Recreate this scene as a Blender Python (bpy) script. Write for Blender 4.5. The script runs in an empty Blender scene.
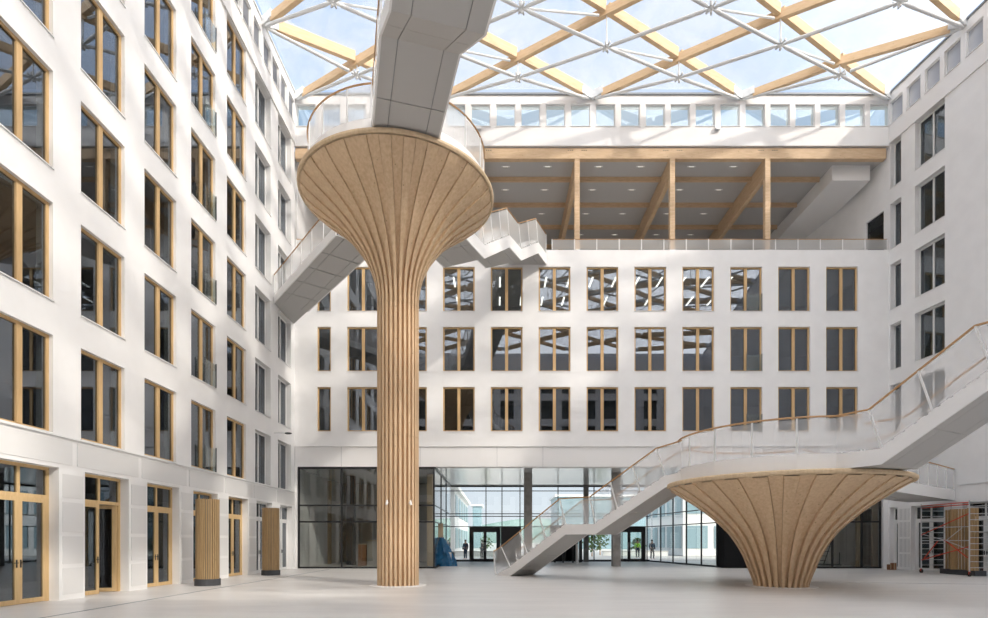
import bpy, math, random
from mathutils import Vector, Matrix
random.seed(7)
C = bpy.context.scene
COL = C.collection
PI = math.pi
F, CX, CY = 558.0, 497.0, 541.0          # focal length and principal point in pixels of a 988x618 frame
CAMZ = 1.6
YB = 32.4                                # back facade plane
XL = -11.75                              # left facade plane
XR0, KR = 22.76, 0.131                   # right facade: X = XR0 + KR*t, Y = YB - t
NR = math.hypot(1, KR)

# ------------------------------------------------------------------ materials
MATS = {}
def mat(name, color, rough=0.6, metal=0.0, spec=0.5, alpha=None):
    m = bpy.data.materials.new(name); m.use_nodes = True
    b = m.node_tree.nodes['Principled BSDF']
    b.inputs['Base Color'].default_value = (*color, 1)
    b.inputs['Roughness'].default_value = rough
    b.inputs['Metallic'].default_value = metal
    b.inputs['Specular IOR Level'].default_value = spec
    MATS[name] = m
    return m
def noise_color(m, c1, c2, scale=(1, 1, 1), detail=4, coord='Object', nscale=1.0, p0=.35, p1=.65, bump=0.0):
    nt = m.node_tree; b = nt.nodes['Principled BSDF']
    tc = nt.nodes.new('ShaderNodeTexCoord'); mp = nt.nodes.new('ShaderNodeMapping')
    mp.inputs['Scale'].default_value = scale
    nz = nt.nodes.new('ShaderNodeTexNoise'); nz.inputs['Scale'].default_value = nscale; nz.inputs['Detail'].default_value = detail
    cr = nt.nodes.new('ShaderNodeValToRGB')
    cr.color_ramp.elements[0].position = p0; cr.color_ramp.elements[1].position = p1
    cr.color_ramp.elements[0].color = (*c1, 1); cr.color_ramp.elements[1].color = (*c2, 1)
    nt.links.new(tc.outputs[coord], mp.inputs['Vector']); nt.links.new(mp.outputs[0], nz.inputs['Vector'])
    nt.links.new(nz.outputs[0], cr.inputs[0]); nt.links.new(cr.outputs[0], b.inputs['Base Color'])
    if bump:
        bp = nt.nodes.new('ShaderNodeBump'); bp.inputs['Strength'].default_value = bump; bp.inputs['Distance'].default_value = .02
        nt.links.new(nz.outputs[0], bp.inputs['Height']); nt.links.new(bp.outputs[0], b.inputs['Normal'])
    return cr

plaster = mat('white_plaster', (.80, .785, .77), .85, spec=.2)
noise_color(plaster, (.84, .833, .825), (.875, .868, .86), nscale=1.2, detail=8, bump=.05)
white_panel = mat('white_panel', (.85, .84, .83), .6, spec=.3)
white_metal = mat('white_metal', (.78, .78, .77), .4)
roof_steel = mat('white_roof_steel', (.74, .75, .75), .35)
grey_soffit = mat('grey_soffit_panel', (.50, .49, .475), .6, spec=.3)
soffit_joint = mat('dark_joint', (.05, .05, .05), .8)
gloss_ceiling = mat('glossy_pale_ceiling', (.86, .87, .86), .16, .35, .8)
grey_ceiling = mat('grey_ceiling', (.50, .49, .48), .8)
black_metal = mat('black_metal', (.018, .018, .02), .35)
dark_fabric = mat('black_board', (.012, .012, .013), .9, spec=.1)
concrete = mat('concrete', (.22, .21, .20), .8)
noise_color(concrete, (.19, .18, .17), (.27, .26, .25), nscale=2.5, detail=6)
room_wall = mat('room_wall', (.40, .385, .36), .9)
room_slab = mat('room_slab', (.42, .40, .38), .9)
curtain_mat = mat('pale_curtain', (.82, .84, .80), .9)
tan_board = mat('tan_board', (.46, .36, .25), .7)
gutter = mat('gutter_metal', (.22, .24, .26), .4)
anod = mat('dark_grey_metal', (.10, .11, .11), .4)
red_paint = mat('red_paint', (.62, .06, .02), .4)
alu = mat('aluminium', (.62, .63, .64), .3, .8)
rubber = mat('rubber', (.03, .03, .03), .7)
cardboard = mat('cardboard', (.28, .13, .06), .8)
plinth_mat = mat('dark_plinth', (.055, .058, .065), .6)
skin = mat('skin', (.45, .27, .19), .6)
hair_mat = mat('dark_hair', (.03, .02, .015), .7)
cloth_navy = mat('navy_cloth', (.02, .035, .07), .9)
cloth_black = mat('black_cloth', (.012, .012, .014), .9)
cloth_green = mat('hi_vis_green', (.35, .75, .05), .8)
leafm = mat('leaf_green', (.07, .14, .04), .8)
noise_color(leafm, (.04, .09, .02), (.14, .24, .07), nscale=3)
hillm = mat('distant_hill', (.20, .28, .26), 1)
noise_color(hillm, (.14, .22, .20), (.26, .34, .32), nscale=.06)
plaza = mat('pale_paving', (.55, .53, .50), .8)
ext_white = mat('exterior_white', (.78, .78, .76), .7)
ext_blue = mat('exterior_grey_blue', (.25, .36, .40), .3)

def wood(name, c1, c2, rough=.55, along=(3, 3, .35)):
    m = mat(name, c1, rough, spec=.3)
    nt = m.node_tree; b = nt.nodes['Principled BSDF']
    tc = nt.nodes.new('ShaderNodeTexCoord'); mp = nt.nodes.new('ShaderNodeMapping'); mp.inputs['Scale'].default_value = along
    nz = nt.nodes.new('ShaderNodeTexNoise'); nz.inputs['Scale'].default_value = 4; nz.inputs['Detail'].default_value = 6
    cr = nt.nodes.new('ShaderNodeValToRGB'); cr.color_ramp.elements[0].position = .3; cr.color_ramp.elements[1].position = .7
    cr.color_ramp.elements[0].color = (*c1, 1); cr.color_ramp.elements[1].color = (*c2, 1)
    vo = nt.nodes.new('ShaderNodeTexVoronoi'); vo.inputs['Scale'].default_value = 3.4          # knots
    k = nt.nodes.new('ShaderNodeValToRGB'); k.color_ramp.elements[0].position = .035; k.color_ramp.elements[1].position = .10
    k.color_ramp.elements[0].color = (.45, .38, .32, 1); k.color_ramp.elements[1].color = (1, 1, 1, 1)
    mx = nt.nodes.new('ShaderNodeMixRGB'); mx.blend_type = 'MULTIPLY'; mx.inputs[0].default_value = .8
    nt.links.new(tc.outputs['Object'], mp.inputs[0]); nt.links.new(mp.outputs[0], nz.inputs[0]); nt.links.new(nz.outputs[0], cr.inputs[0])
    nt.links.new(tc.outputs['Object'], vo.inputs[0]); nt.links.new(vo.outputs[0], k.inputs[0])
    nt.links.new(cr.outputs[0], mx.inputs[1]); nt.links.new(k.outputs[0], mx.inputs[2]); nt.links.new(mx.outputs[0], b.inputs['Base Color'])
    return m
spruce = wood('spruce', (.61, .425, .255), (.74, .55, .36))
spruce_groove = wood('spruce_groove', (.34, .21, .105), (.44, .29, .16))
rim_wood = wood('pale_rim_wood', (.60, .44, .27), (.70, .54, .36))
glulam = wood('glulam', (.57, .40, .24), (.68, .50, .33), along=(.6, .6, 4))
beam_wood = wood('roof_glulam', (.60, .41, .23), (.70, .51, .32), along=(.6, .6, 4))
oak_frame = wood('window_oak', (.57, .375, .18), (.67, .46, .24), along=(6, 6, .6))
door_oak = wood('door_oak', (.62, .43, .21), (.70, .50, .27), along=(6, 6, .6))
rail_wood = wood('rail_wood', (.42, .24, .11), (.52, .31, .15))
slat_wood = wood('slat_wood', (.37, .245, .125), (.47, .33, .175), along=(8, 8, .5))

def floor_mat():
    m = mat('polished_concrete_floor', (.6, .58, .56), .35, spec=.4)
    nt = m.node_tree; b = nt.nodes['Principled BSDF']
    tc = nt.nodes.new('ShaderNodeTexCoord'); mp = nt.nodes.new('ShaderNodeMapping'); mp.inputs['Scale'].default_value = (.35, 1.6, 1)
    n1 = nt.nodes.new('ShaderNodeTexNoise'); n1.inputs['Scale'].default_value = .7; n1.inputs['Detail'].default_value = 10; n1.inputs['Roughness'].default_value = .7
    cr = nt.nodes.new('ShaderNodeValToRGB'); cr.color_ramp.elements[0].position = .3; cr.color_ramp.elements[1].position = .72
    cr.color_ramp.elements[0].color = (.57, .55, .53, 1); cr.color_ramp.elements[1].color = (.74, .72, .695, 1)
    nt.links.new(tc.outputs['Object'], mp.inputs[0]); nt.links.new(mp.outputs[0], n1.inputs[0]); nt.links.new(n1.outputs[0], cr.inputs[0]); nt.links.new(cr.outputs[0], b.inputs['Base Color'])
    r = nt.nodes.new('ShaderNodeMapRange'); r.inputs[3].default_value = .22; r.inputs[4].default_value = .5
    nt.links.new(n1.outputs[0], r.inputs[0]); nt.links.new(r.outputs[0], b.inputs['Roughness'])
    return m
floor_m = floor_mat()

def glass_mat(name, tint, ior=1.6, gcol=(1, 1, 1), rough=0.0):
    m = bpy.data.materials.new(name); m.use_nodes = True; nt = m.node_tree
    nt.nodes.remove(nt.nodes['Principled BSDF']); out = nt.nodes['Material Output']
    t = nt.nodes.new('ShaderNodeBsdfTransparent'); t.inputs[0].default_value = (*tint, 1)
    g = nt.nodes.new('ShaderNodeBsdfGlossy'); g.inputs[0].default_value = (*gcol, 1); g.inputs['Roughness'].default_value = rough
    lw = nt.nodes.new('ShaderNodeLayerWeight'); lw.inputs[0].default_value = .5
    pw = nt.nodes.new('ShaderNodeMath'); pw.operation = 'POWER'; pw.inputs[1].default_value = 4.5; nt.links.new(lw.outputs['Facing'], pw.inputs[0])
    f0 = ((ior-1)/(ior+1))**2*1.7; fr = nt.nodes.new('ShaderNodeMapRange'); fr.inputs[3].default_value = f0; fr.inputs[4].default_value = 1.0; nt.links.new(pw.outputs[0], fr.inputs[0])
    mx = nt.nodes.new('ShaderNodeMixShader')
    nt.links.new(fr.outputs[0], mx.inputs[0]); nt.links.new(t.outputs[0], mx.inputs[1]); nt.links.new(g.outputs[0], mx.inputs[2]); nt.links.new(mx.outputs[0], out.inputs[0])
    MATS[name] = m; return m
win_glass = glass_mat('window_glass', (.52, .54, .53), 1.85, (.74, .80, .90))
clear_glass = glass_mat('curtain_wall_glass', (.86, .90, .89), 1.5)
box_glass = glass_mat('shop_glass', (.62, .64, .62), 1.6)

def veil(name, color, keep, rough=.7):
    """fine open mesh or film: part of the light passes straight through"""
    m = bpy.data.materials.new(name); m.use_nodes = True; nt = m.node_tree
    b = nt.nodes['Principled BSDF']; out = nt.nodes['Material Output']
    b.inputs['Base Color'].default_value = (*color, 1); b.inputs['Roughness'].default_value = rough
    t = nt.nodes.new('ShaderNodeBsdfTransparent'); mx = nt.nodes.new('ShaderNodeMixShader'); mx.inputs[0].default_value = keep
    tr = nt.nodes.new('ShaderNodeBsdfTranslucent'); tr.inputs[0].default_value = (*color, 1)
    m2 = nt.nodes.new('ShaderNodeMixShader'); m2.inputs[0].default_value = .4
    nt.links.new(b.outputs[0], m2.inputs[1]); nt.links.new(tr.outputs[0], m2.inputs[2])
    nt.links.new(t.outputs[0], mx.inputs[1]); nt.links.new(m2.outputs[0], mx.inputs[2]); nt.links.new(mx.outputs[0], out.inputs[0])
    MATS[name] = m; return m
mesh_m = veil('white_wire_mesh', (.86, .85, .84), .30)
louvre_m = veil('clerestory_mesh_pane', (.36, .37, .40), .80)
sunlit_mesh = veil('white_sunlit_mesh', (.86, .85, .83), .52)  # same wire mesh, its sunlit whiteness put into a higher opacity
tarp_m = veil('blue_tarp', (.03, .20, .42), .85, .35)
film_m = veil('etfe_film', (.93, .95, .98), .16, .3)
nt = film_m.node_tree   # faint cloudy ripples in the film
nz = nt.nodes.new('ShaderNodeTexNoise'); nz.inputs['Scale'].default_value = .5; nz.inputs['Detail'].default_value = 8; nz.inputs['Distortion'].default_value = 1.5
tcn = nt.nodes.new('ShaderNodeTexCoord'); mr = nt.nodes.new('ShaderNodeMapRange')
mr.inputs[1].default_value = .35; mr.inputs[2].default_value = .7; mr.inputs[3].default_value = .09; mr.inputs[4].default_value = .24
nt.links.new(tcn.outputs['Object'], nz.inputs[0]); nt.links.new(nz.outputs[0], mr.inputs[0])
for n in nt.nodes:
    if n.type == 'MIX_SHADER' and n.inputs[0].default_value < .2: nt.links.new(mr.outputs[0], n.inputs[0])

perf = mat('perforated_white_panel', (.66, .66, .655), .6, spec=.3)
nt = perf.node_tree; b = nt.nodes['Principled BSDF']
tcn = nt.nodes.new('ShaderNodeTexCoord'); vo = nt.nodes.new('ShaderNodeTexVoronoi'); vo.inputs['Scale'].default_value = 28; vo.inputs['Randomness'].default_value = 0
cr = nt.nodes.new('ShaderNodeValToRGB'); cr.color_ramp.elements[0].position = .28; cr.color_ramp.elements[1].position = .34
cr.color_ramp.elements[0].color = (.42, .42, .43, 1); cr.color_ramp.elements[1].color = (.76, .755, .745, 1)
nt.links.new(tcn.outputs['Object'], vo.inputs[0]); nt.links.new(vo.outputs[0], cr.inputs[0]); nt.links.new(cr.outputs[0], b.inputs['Base Color'])

def emit(name, col, s):
    m = bpy.data.materials.new(name); m.use_nodes = True
    b = m.node_tree.nodes['Principled BSDF']; b.inputs['Base Color'].default_value = (*col, 1)
    b.inputs['Emission Color'].default_value = (*col, 1); b.inputs['Emission Strength'].default_value = s
    MATS[name] = m; return m
lamp_m = emit('lamp_white', (1, .97, .92), 6.0)
spot_m = emit('downlight_white', (1, .95, .85), .75)

# ------------------------------------------------------------------ mesh helper
ROOT = {}
class MB:
    def __init__(s): s.v = []; s.f = []; s.m = []; s.mi = 0
    def add(s, vs, fs):
        n = len(s.v); s.v += [tuple(v) for v in vs]
        for f in fs: s.f.append([n + i for i in f]); s.m.append(s.mi)
        return s
    def hexa(s, p):      # p: 8 points, bottom 4 (ccw) then top 4
        return s.add(p, [(3, 2, 1, 0), (4, 5, 6, 7), (0, 1, 5, 4), (1, 2, 6, 5), (2, 3, 7, 6), (3, 0, 4, 7)])
    def box(s, x0, x1, y0, y1, z0, z1):
        return s.hexa([(x0, y0, z0), (x1, y0, z0), (x1, y1, z0), (x0, y1, z0), (x0, y0, z1), (x1, y0, z1), (x1, y1, z1), (x0, y1, z1)])
    def bar(s, a, b, w, h, up=(0, 0, 1)):   # rectangular bar from a to b, w sideways, h along up
        a = Vector(a); b = Vector(b); d = (b - a).normalized(); u = Vector(up)
        r = d.cross(u)
        if r.length < 1e-4: r = d.cross(Vector((1, 0, 0)))
        r.normalize(); u = r.cross(d).normalized(); r *= w / 2; u *= h / 2
        return s.hexa([a - r - u, a + r - u, b + r - u, b - r - u, a - r + u, a + r + u, b + r + u, b - r + u])
    def tube(s, a, b, r, n=8, r2=None):
        a = Vector(a); b = Vector(b); d = (b - a).normalized()
        t = Vector((0, 0, 1)) if abs(d.z) < .9 else Vector((1, 0, 0))
        x = d.cross(t).normalized(); y = d.cross(x)
        r2 = r if r2 is None else r2
        vs = [a + (x * math.cos(2*PI*i/n) + y * math.sin(2*PI*i/n)) * r for i in range(n)] + [b + (x * math.cos(2*PI*i/n) + y * math.sin(2*PI*i/n)) * r2 for i in range(n)]
        fs = [(i, (i+1) % n, n + (i+1) % n, n + i) for i in range(n)] + [tuple(range(n-1, -1, -1)), tuple(range(n, 2*n))]
        return s.add(vs, fs)
    def path(s, pts, r, n=6):
        for a, b in zip(pts, pts[1:]): s.tube(a, b, r, n)
        return s
    def sphere(s, c, r, nu=10, nv=7, sc=(1, 1, 1)):
        vs = [(c[0], c[1], c[2] - r*sc[2])]
        for j in range(1, nv):
            ph = -PI/2 + PI*j/nv
            for i in range(nu):
                th = 2*PI*i/nu
                vs.append((c[0] + r*sc[0]*math.cos(ph)*math.cos(th), c[1] + r*sc[1]*math.cos(ph)*math.sin(th), c[2] + r*sc[2]*math.sin(ph)))
        vs.append((c[0], c[1], c[2] + r*sc[2])); fs = []
        for i in range(nu): fs.append((0, 1 + (i+1) % nu, 1 + i))
        for j in range(nv-2):
            for i in range(nu): fs.append((1+j*nu+i, 1+j*nu+(i+1) % nu, 1+(j+1)*nu+(i+1) % nu, 1+(j+1)*nu+i))
        L = len(vs)-1; o = 1+(nv-2)*nu
        for i in range(nu): fs.append((o+i, o+(i+1) % nu, L))
        return s.add(vs, fs)
    def lathe(s, prof, c=(0, 0), n=48):    # prof: list of (r,z)
        vs = []; fs = []
        for r, z in prof:
            for i in range(n): vs.append((c[0] + r*math.cos(2*PI*i/n), c[1] + r*math.sin(2*PI*i/n), z))
        for j in range(len(prof)-1):
            for i in range(n): fs.append((j*n+i, j*n+(i+1) % n, (j+1)*n+(i+1) % n, (j+1)*n+i))
        return s.add(vs, fs)
    def build(s, name, m, parent=None, smooth=False):
        off = ROOT.get(parent.name, Vector((0, 0, 0))) if parent else Vector((0, 0, 0))
        me = bpy.data.meshes.new(name)
        me.from_pydata([(v[0]-off[0], v[1]-off[1], v[2]-off[2]) for v in s.v], [], s.f)
        ms = m if isinstance(m, (list, tuple)) else [m]
        for x in ms: me.materials.append(x)
        if len(ms) > 1:
            for p, i in zip(me.polygons, s.m): p.material_index = i
        if smooth:
            for p in me.polygons: p.use_smooth = True
        me.update()
        o = bpy.data.objects.new(name, me); COL.objects.link(o)
        if parent:
            o.parent = parent; ROOT[o.name] = off
        return o
def tag(o, label, cat, group=None, kind=None):
    o['label'] = label; o['category'] = cat
    if group: o['group'] = group
    if kind: o['kind'] = kind
    return o
def thing(name, label, cat, loc=(0, 0, 0), group=None, kind=None, rotz=0, local=False):
    o = bpy.data.objects.new(name, None); COL.objects.link(o); o.empty_display_size = .3
    o.location = loc; o.rotation_euler = (0, 0, rotz)
    ROOT[o.name] = Vector((0, 0, 0)) if local else Vector(loc)
    return tag(o, label, cat, group, kind)
def struct(o, label, cat): return tag(o, label, cat, None, 'structure')
def dup(root, loc, rotz, label, group=None):
    r = root.copy(); COL.objects.link(r); r.location = loc; r.rotation_euler = (0, 0, rotz); r['label'] = label
    if group: r['group'] = group
    for ch in list(root.children):
        c = ch.copy(); COL.objects.link(c); c.parent = r
        for g in ch.children:
            d = g.copy(); COL.objects.link(d); d.parent = c
    return r
ORD = ['first', 'second', 'third', 'fourth', 'fifth', 'sixth', 'seventh', 'eighth', 'ninth', 'tenth', 'eleventh', 'twelfth', 'thirteenth', 'fourteenth', 'fifteenth', 'sixteenth', 'seventeenth', 'eighteenth', 'nineteenth', 'twentieth', 'twenty-first', 'twenty-second', 'twenty-third', 'twenty-fourth', 'twenty-fifth']
SPELL = ['one', 'two', 'three', 'four', 'five', 'six', 'seven', 'eight', 'nine', 'ten', 'eleven', 'twelve', 'thirteen', 'fourteen', 'fifteen', 'sixteen']

# ------------------------------------------------------------------ facades
def PL(u, d, z): return (XL - d, u, z)                       # left facade: u = Y, d = into the building
def PB(u, d, z): return (u, YB + d, z)                       # back facade: u = X
def PR(u, d, z): return (XR0 + KR*u + d/NR, YB - u + d*KR/NR, z)   # right facade: u = t
ROTR = math.atan2(-1, KR)
def PF(u, d, z): return (u, -12 - d, z)
def wall(name, P, u0, u1, z0, z1, holes, thick, m, label, front=0.0):
    us = sorted({u0, u1} | {min(max(h[0], u0), u1) for h in holes} | {min(max(h[1], u0), u1) for h in holes})
    zs = sorted({z0, z1} | {min(max(h[2], z0), z1) for h in holes} | {min(max(h[3], z0), z1) for h in holes})
    def solid(i, j):
        if i < 0 or j < 0 or i >= len(us)-1 or j >= len(zs)-1: return False
        uc = (us[i]+us[i+1])/2; zc = (zs[j]+zs[j+1])/2
        return not any(h[0] < uc < h[1] and h[2] < zc < h[3] for h in holes)
    mb = MB(); a, b = front, thick
    for i in range(len(us)-1):
        for j in range(len(zs)-1):
            if not solid(i, j): continue
            p, q, r, s = us[i], us[i+1], zs[j], zs[j+1]
            mb.add([P(p, a, r), P(q, a, r), P(q, a, s), P(p, a, s)], [(0, 1, 2, 3)])
            mb.add([P(p, b, r), P(q, b, r), P(q, b, s), P(p, b, s)], [(3, 2, 1, 0)])
            if not solid(i-1, j): mb.add([P(p, a, r), P(p, a, s), P(p, b, s), P(p, b, r)], [(0, 1, 2, 3)])
            if not solid(i+1, j): mb.add([P(q, a, r), P(q, b, r), P(q, b, s), P(q, a, s)], [(0, 1, 2, 3)])
            if not solid(i, j-1): mb.add([P(p, a, r), P(p, b, r), P(q, b, r), P(q, a, r)], [(0, 1, 2, 3)])
            if not solid(i, j+1): mb.add([P(p, a, s), P(q, a, s), P(q, b, s), P(p, b, s)], [(0, 1, 2, 3)])
    return struct(mb.build(name, m), label, 'wall')

WN = [0]
def make_window(w, h, frame_m, fw, mull, n, depth, label, guard=False, blind=False):
    """local frame: x along the wall, y into the building, z up; origin at the lower left corner of the hole"""
    WN[0] += 1
    t = thing('window_%d' % WN[0], label, 'window', kind='structure', local=True)
    f = MB(); y0, y1 = depth, depth + .09
    f.box(0, fw, y0, y1, 0, h); f.box(w-fw, w, y0, y1, 0, h); f.box(fw, w-fw, y0, y1, h-fw, h); f.box(fw, w-fw, y0, y1, 0, fw*.8)
    f.build('frame', frame_m, t)
    xs = [fw]
    for k in range(1, n):
        c = w*k/n; g = MB(); g.box(c-mull/2, c+mull/2, y0-.012, y1, fw*.8, h-fw); g.build('mullion', frame_m, t)
        xs += [c-mull/2, c+mull/2]
    xs.append(w-fw)
    for k in range(n):
        g = MB(); g.box(xs[2*k], xs[2*k+1], y0+.04, y0+.05, fw*.8, h-fw); g.build('pane', win_glass, t)
    s = MB(); s.box(-.02, w+.02, -.035, depth, -.03, 0.0); s.build('sill', white_metal, t)
    if guard:
        g = MB(); g.box(w/2, w-.02, -.05, -.035, .02, .95); gd = g.build('glass_guard', clear_glass, t)
        e = MB(); e.box(w-.05, w-.015, -.06, -.025, 0, 1.0); e.box(w/2, w/2+.03, -.06, -.025, 0, 1.0); e.build('guard_clamp', anod, gd)
    if blind:
        g = MB()
        for k in range(12):
            a = fw + (w-2*fw)*k/12; bb = fw + (w-2*fw)*(k+1)/12
            g.add([(a, y1+.12, .05), ((a+bb)/2, y1+.20, .05), (bb, y1+.12, .05), (a, y1+.12, h-.05), ((a+bb)/2, y1+.20, h-.05), (bb, y1+.12, h-.05)], [(0, 1, 4, 3), (1, 2, 5, 4)])
        g.build('curtain', curtain_mat, t)
    return t
PROTO = {}
def place_window(key, args, P, u, z, rotz, label, group, flip=False):
    loc = P(u, 0, z)
    if key not in PROTO:
        t = make_window(*args[0], label, **args[1]); PROTO[key] = t; t.location = loc; t.rotation_euler = (0, 0, rotz); t['group'] = group
        return t
    r = dup(PROTO[key], loc, rotz, label, group); WN[0] += 1; r.name = 'window_%d' % WN[0]
    return r
W_OAK = ((1.85, 2.58, oak_frame, .085, .17, 2, .11), {})
W_OAKG = ((1.85, 2.58, oak_frame, .085, .17, 2, .11), {'guard': True})
W_OAK1 = ((.80, 2.58, oak_frame, .085, .2, 1, .11), {})
W_WHT = ((1.85, 2.58, white_metal, .07, .09, 2, .26), {'blind': True})
W_WHR = ((1.75, 2.62, white_metal, .07, .09, 2, .26), {'blind': True})
W_WH1 = ((.73, 2.62, white_metal, .07, .09, 1, .26), {'blind': True})
W_CLB = ((1.13, 1.27, white_metal, .05, .1, 1, .08), {})
W_CLS = ((.86, 1.27, white_metal, .05, .1, 1, .08), {})

ROWS = [4.47, 7.97, 11.46, 14.95, 18.46, 21.98]
ROWN = ['lowest row', 'second row up', 'third row up', 'fourth row up', 'fifth row up', 'top row']
# left facade
LCOL = [14.77 + 2.84*k for k in range(-4, 7)]     # far edge of each window column
holes = []
for k, yr in enumerate(LCOL):
    for r, z in enumerate(ROWS):
        holes.append((yr-1.85, yr, z, z+2.58))
GL = [(yr+.2-1.9, yr+.2) for yr in LCOL]; GL[-1] = (30.25, 32.05)
for a, b_ in GL: holes.append((a, b_, 0, 3.57))
wl = wall('wall_left', PL, -12, YB, 0, 24.6, holes, .45, plaster, 'tall white plaster facade on the left with rows of timber windows')
for k, yr in enumerate(LCOL[4:]):
    nmax = [4, 5, 5, 6, 6, 6, 6][k]
    for r in range(nmax):
        white = k >= 5
        guard = (k == 3)
        key, args = ('white_l', W_WHT) if white else (('oakg', W_OAKG) if guard else ('oak', W_OAK))
        lb = '%s double window in the left facade, %s, %s column from the left edge of the photo' % ('white-framed' if white else 'timber-framed', ROWN[r], ORD[k])
        place_window(key, args, PL, yr-1.85, ROWS[r], PI/2, lb, 'windows of the left facade')
lh = [(Y0, Y0+.86, 25.63, 26.9) for Y0 in [31.3 - 1.13*k for k in range(8)]]
wall('wall_left_top', PL, -12, YB, 24.6, 27.5, lh, .35, white_panel, 'white parapet band with small windows above the left facade', front=-.08)
for k, h in enumerate(lh):
    place_window('cls', W_CLS, lambda u, d, z: PL(u, d-.08, z), h[0], h[2], PI/2, 'small square window in the left parapet band, %s from the back corner' % ORD[k], 'small windows of the left parapet band')
# right facade
rh = []
for r in (7.98, 11.47, 14.97, 18.47, 21.98):
    rh += [(.09, .82, r, r+2.62), (1.72, 3.47, r, r+2.62)]
RG = [(.04, .60), (1.47, 3.41), (4.4, 6.3), (7.2, 9.1)]
for a, b_ in RG: rh.append((a, b_, 0, 3.53))
wall('wall_right', PR, -.3, 44.6, 0, 24.6, rh, .45, plaster, 'tall plain white facade on the right with two columns of white windows')
for r in range(5):
    nm = ['lowest', 'second lowest', 'middle', 'second highest', 'highest'][r]; z = (7.98, 11.47, 14.97, 18.47, 21.98)[r]
    place_window('wh1', W_WH1, PR, .09, z, ROTR, 'narrow white-framed window in the right facade beside the back corner, %s' % nm, 'narrow windows of the right facade')
    place_window('whr', W_WHR, PR, 1.72, z, ROTR, 'wide white-framed double window in the right facade, %s' % nm, 'wide windows of the right facade')
rch = [(.14 + 1.13*k, .14 + 1.13*k + .86, 25.63, 26.9) for k in range(8)]
wall('wall_right_top', PR, 0, 44.6, 24.6, 27.5, rch, .35, white_panel, 'white parapet band with small windows above the right facade', front=-.08)
for k, h in enumerate(rch):
    place_window('cls', W_CLS, lambda u, d, z: PR(u, d-.08, z), h[0], h[2], ROTR, 'small square window in the right parapet band, %s from the back corner' % ORD[k], 'small windows of the right parapet band')
# back facade
BROW = [7.97, 11.46, 14.95]
bx = [-8.71 + 2.782*k for k in range(11)]
bh = []
for z in BROW:
    bh.append((-10.45, -9.65, z, z+2.58))
    for x in bx: bh.append((x, x+1.85, z, z+2.58))
wall('wall_back', PB, XL, XR0, 7.11, 18.5, bh, .45, plaster, 'white plaster back facade with three rows of timber windows')
for r, z in enumerate(BROW):
    rn = ['bottom row', 'middle row', 'top row'][r]
    place_window('oak1', W_OAK1, PB, -10.45, z, 0, 'narrow timber-framed window in the back facade beside the left corner, %s' % rn, 'narrow windows of the back facade')
    for k, x in enumerate(bx):
        g = k == 8
        place_window('oakg' if g else 'oak', W_OAKG if g else W_OAK, PB, x, z, 0, 'timber-framed double window in the back facade, %s, %s from the right' % (rn, ORD[10-k]), 'double windows of the back facade')
clx = [(869.3 - 24.9*k - CX)/F*YB for k in range(24)]
clx = [x for x in clx if x > XL + .05]
wall('wall_back_top', PB, XL, XR0, 24.5, 27.5, [(x, x+1.13, 25.63, 26.9) for x in clx], .35, white_panel, 'white parapet band with small windows above the roof terrace', front=-.08)
for k, x in enumerate(clx):
    place_window('clb', W_CLB, lambda u, d, z: PB(u, d-.08, z), x, 25.63, 0, 'small square window in the back parapet band, %s from the right' % ORD[k], 'small windows of the back parapet band')
o = None
for ob in bpy.data.objects:                      # the panes of the parapet bands are covered with grey mesh on the side walls
    if ob.name.startswith('pane') and ob.parent and 'parapet band' in ob.parent.get('label', '') and ob.data.materials[0] == win_glass and ob.data.users < 40:
        o = ob
        me = ob.data; me.materials[0] = louvre_m if 'cls' in PROTO and ob.parent in [PROTO['cls']] or (PROTO['cls'].children and me in [c.data for c in PROTO['cls'].children]) else clear_glass

# front facade behind the camera (only for light and reflections)
fh = []
for x in [XL + .9 + 2.83*k for k in range(13)]:
    for z in ROWS: fh.append((x, x+1.85, z, z+2.58))
wall('wall_front', PF, XL, 28.6, 0, 27.5, fh, .45, plaster, 'white facade closing the hall behind the viewer')
struct(MB().box(XL, 28.6, -12.9, -12.5, 0, 27.5).build('wall_front_rooms', anod), 'dark rooms behind the front facade', 'wall')

# band above the entrance
bb = MB(); bb.box(XL, XR0, YB+.06, YB+.5, 5.92, 7.11)
band = struct(bb.build('wall_back_band', white_panel), 'smooth white panel band above the glazed entrance', 'wall')
jt = MB()
for px in (341, 420, 497, 543, 674, 760, 842): x = (px-CX)/F*YB; jt.box(x-.006, x+.006, YB+.055, YB+.062, 5.93, 7.09)
jt.build('panel_joint', gutter, band)
tr = MB(); tr.box(XL, XR0, YB-.02, YB+.06, 7.085, 7.11); struct(tr.build('trim_1', white_metal), 'thin ledge along the foot of the back facade', 'trim')
tr = MB(); tr.hexa([PL(-12, -.05, 4.40), PL(YB, -.05, 4.40), PL(YB, .0, 4.40), PL(-12, .0, 4.40), PL(-12, -.05, 4.44), PL(YB, -.05, 4.44), PL(YB, .0, 4.44), PL(-12, .0, 4.44)])
struct(tr.build('trim_2', white_metal), 'thin ledge along the left facade above the ground floor doors', 'trim')
tr = MB(); tr.hexa([PR(4.2, -.05, 4.42), PR(44, -.05, 4.42), PR(44, .0, 4.42), PR(4.2, .0, 4.42), PR(4.2, -.05, 4.46), PR(44, -.05, 4.46), PR(44, .0, 4.46), PR(4.2, .0, 4.46)])
struct(tr.build('trim_3', white_metal), 'thin ledge along the right facade above the ground floor', 'trim')
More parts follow.
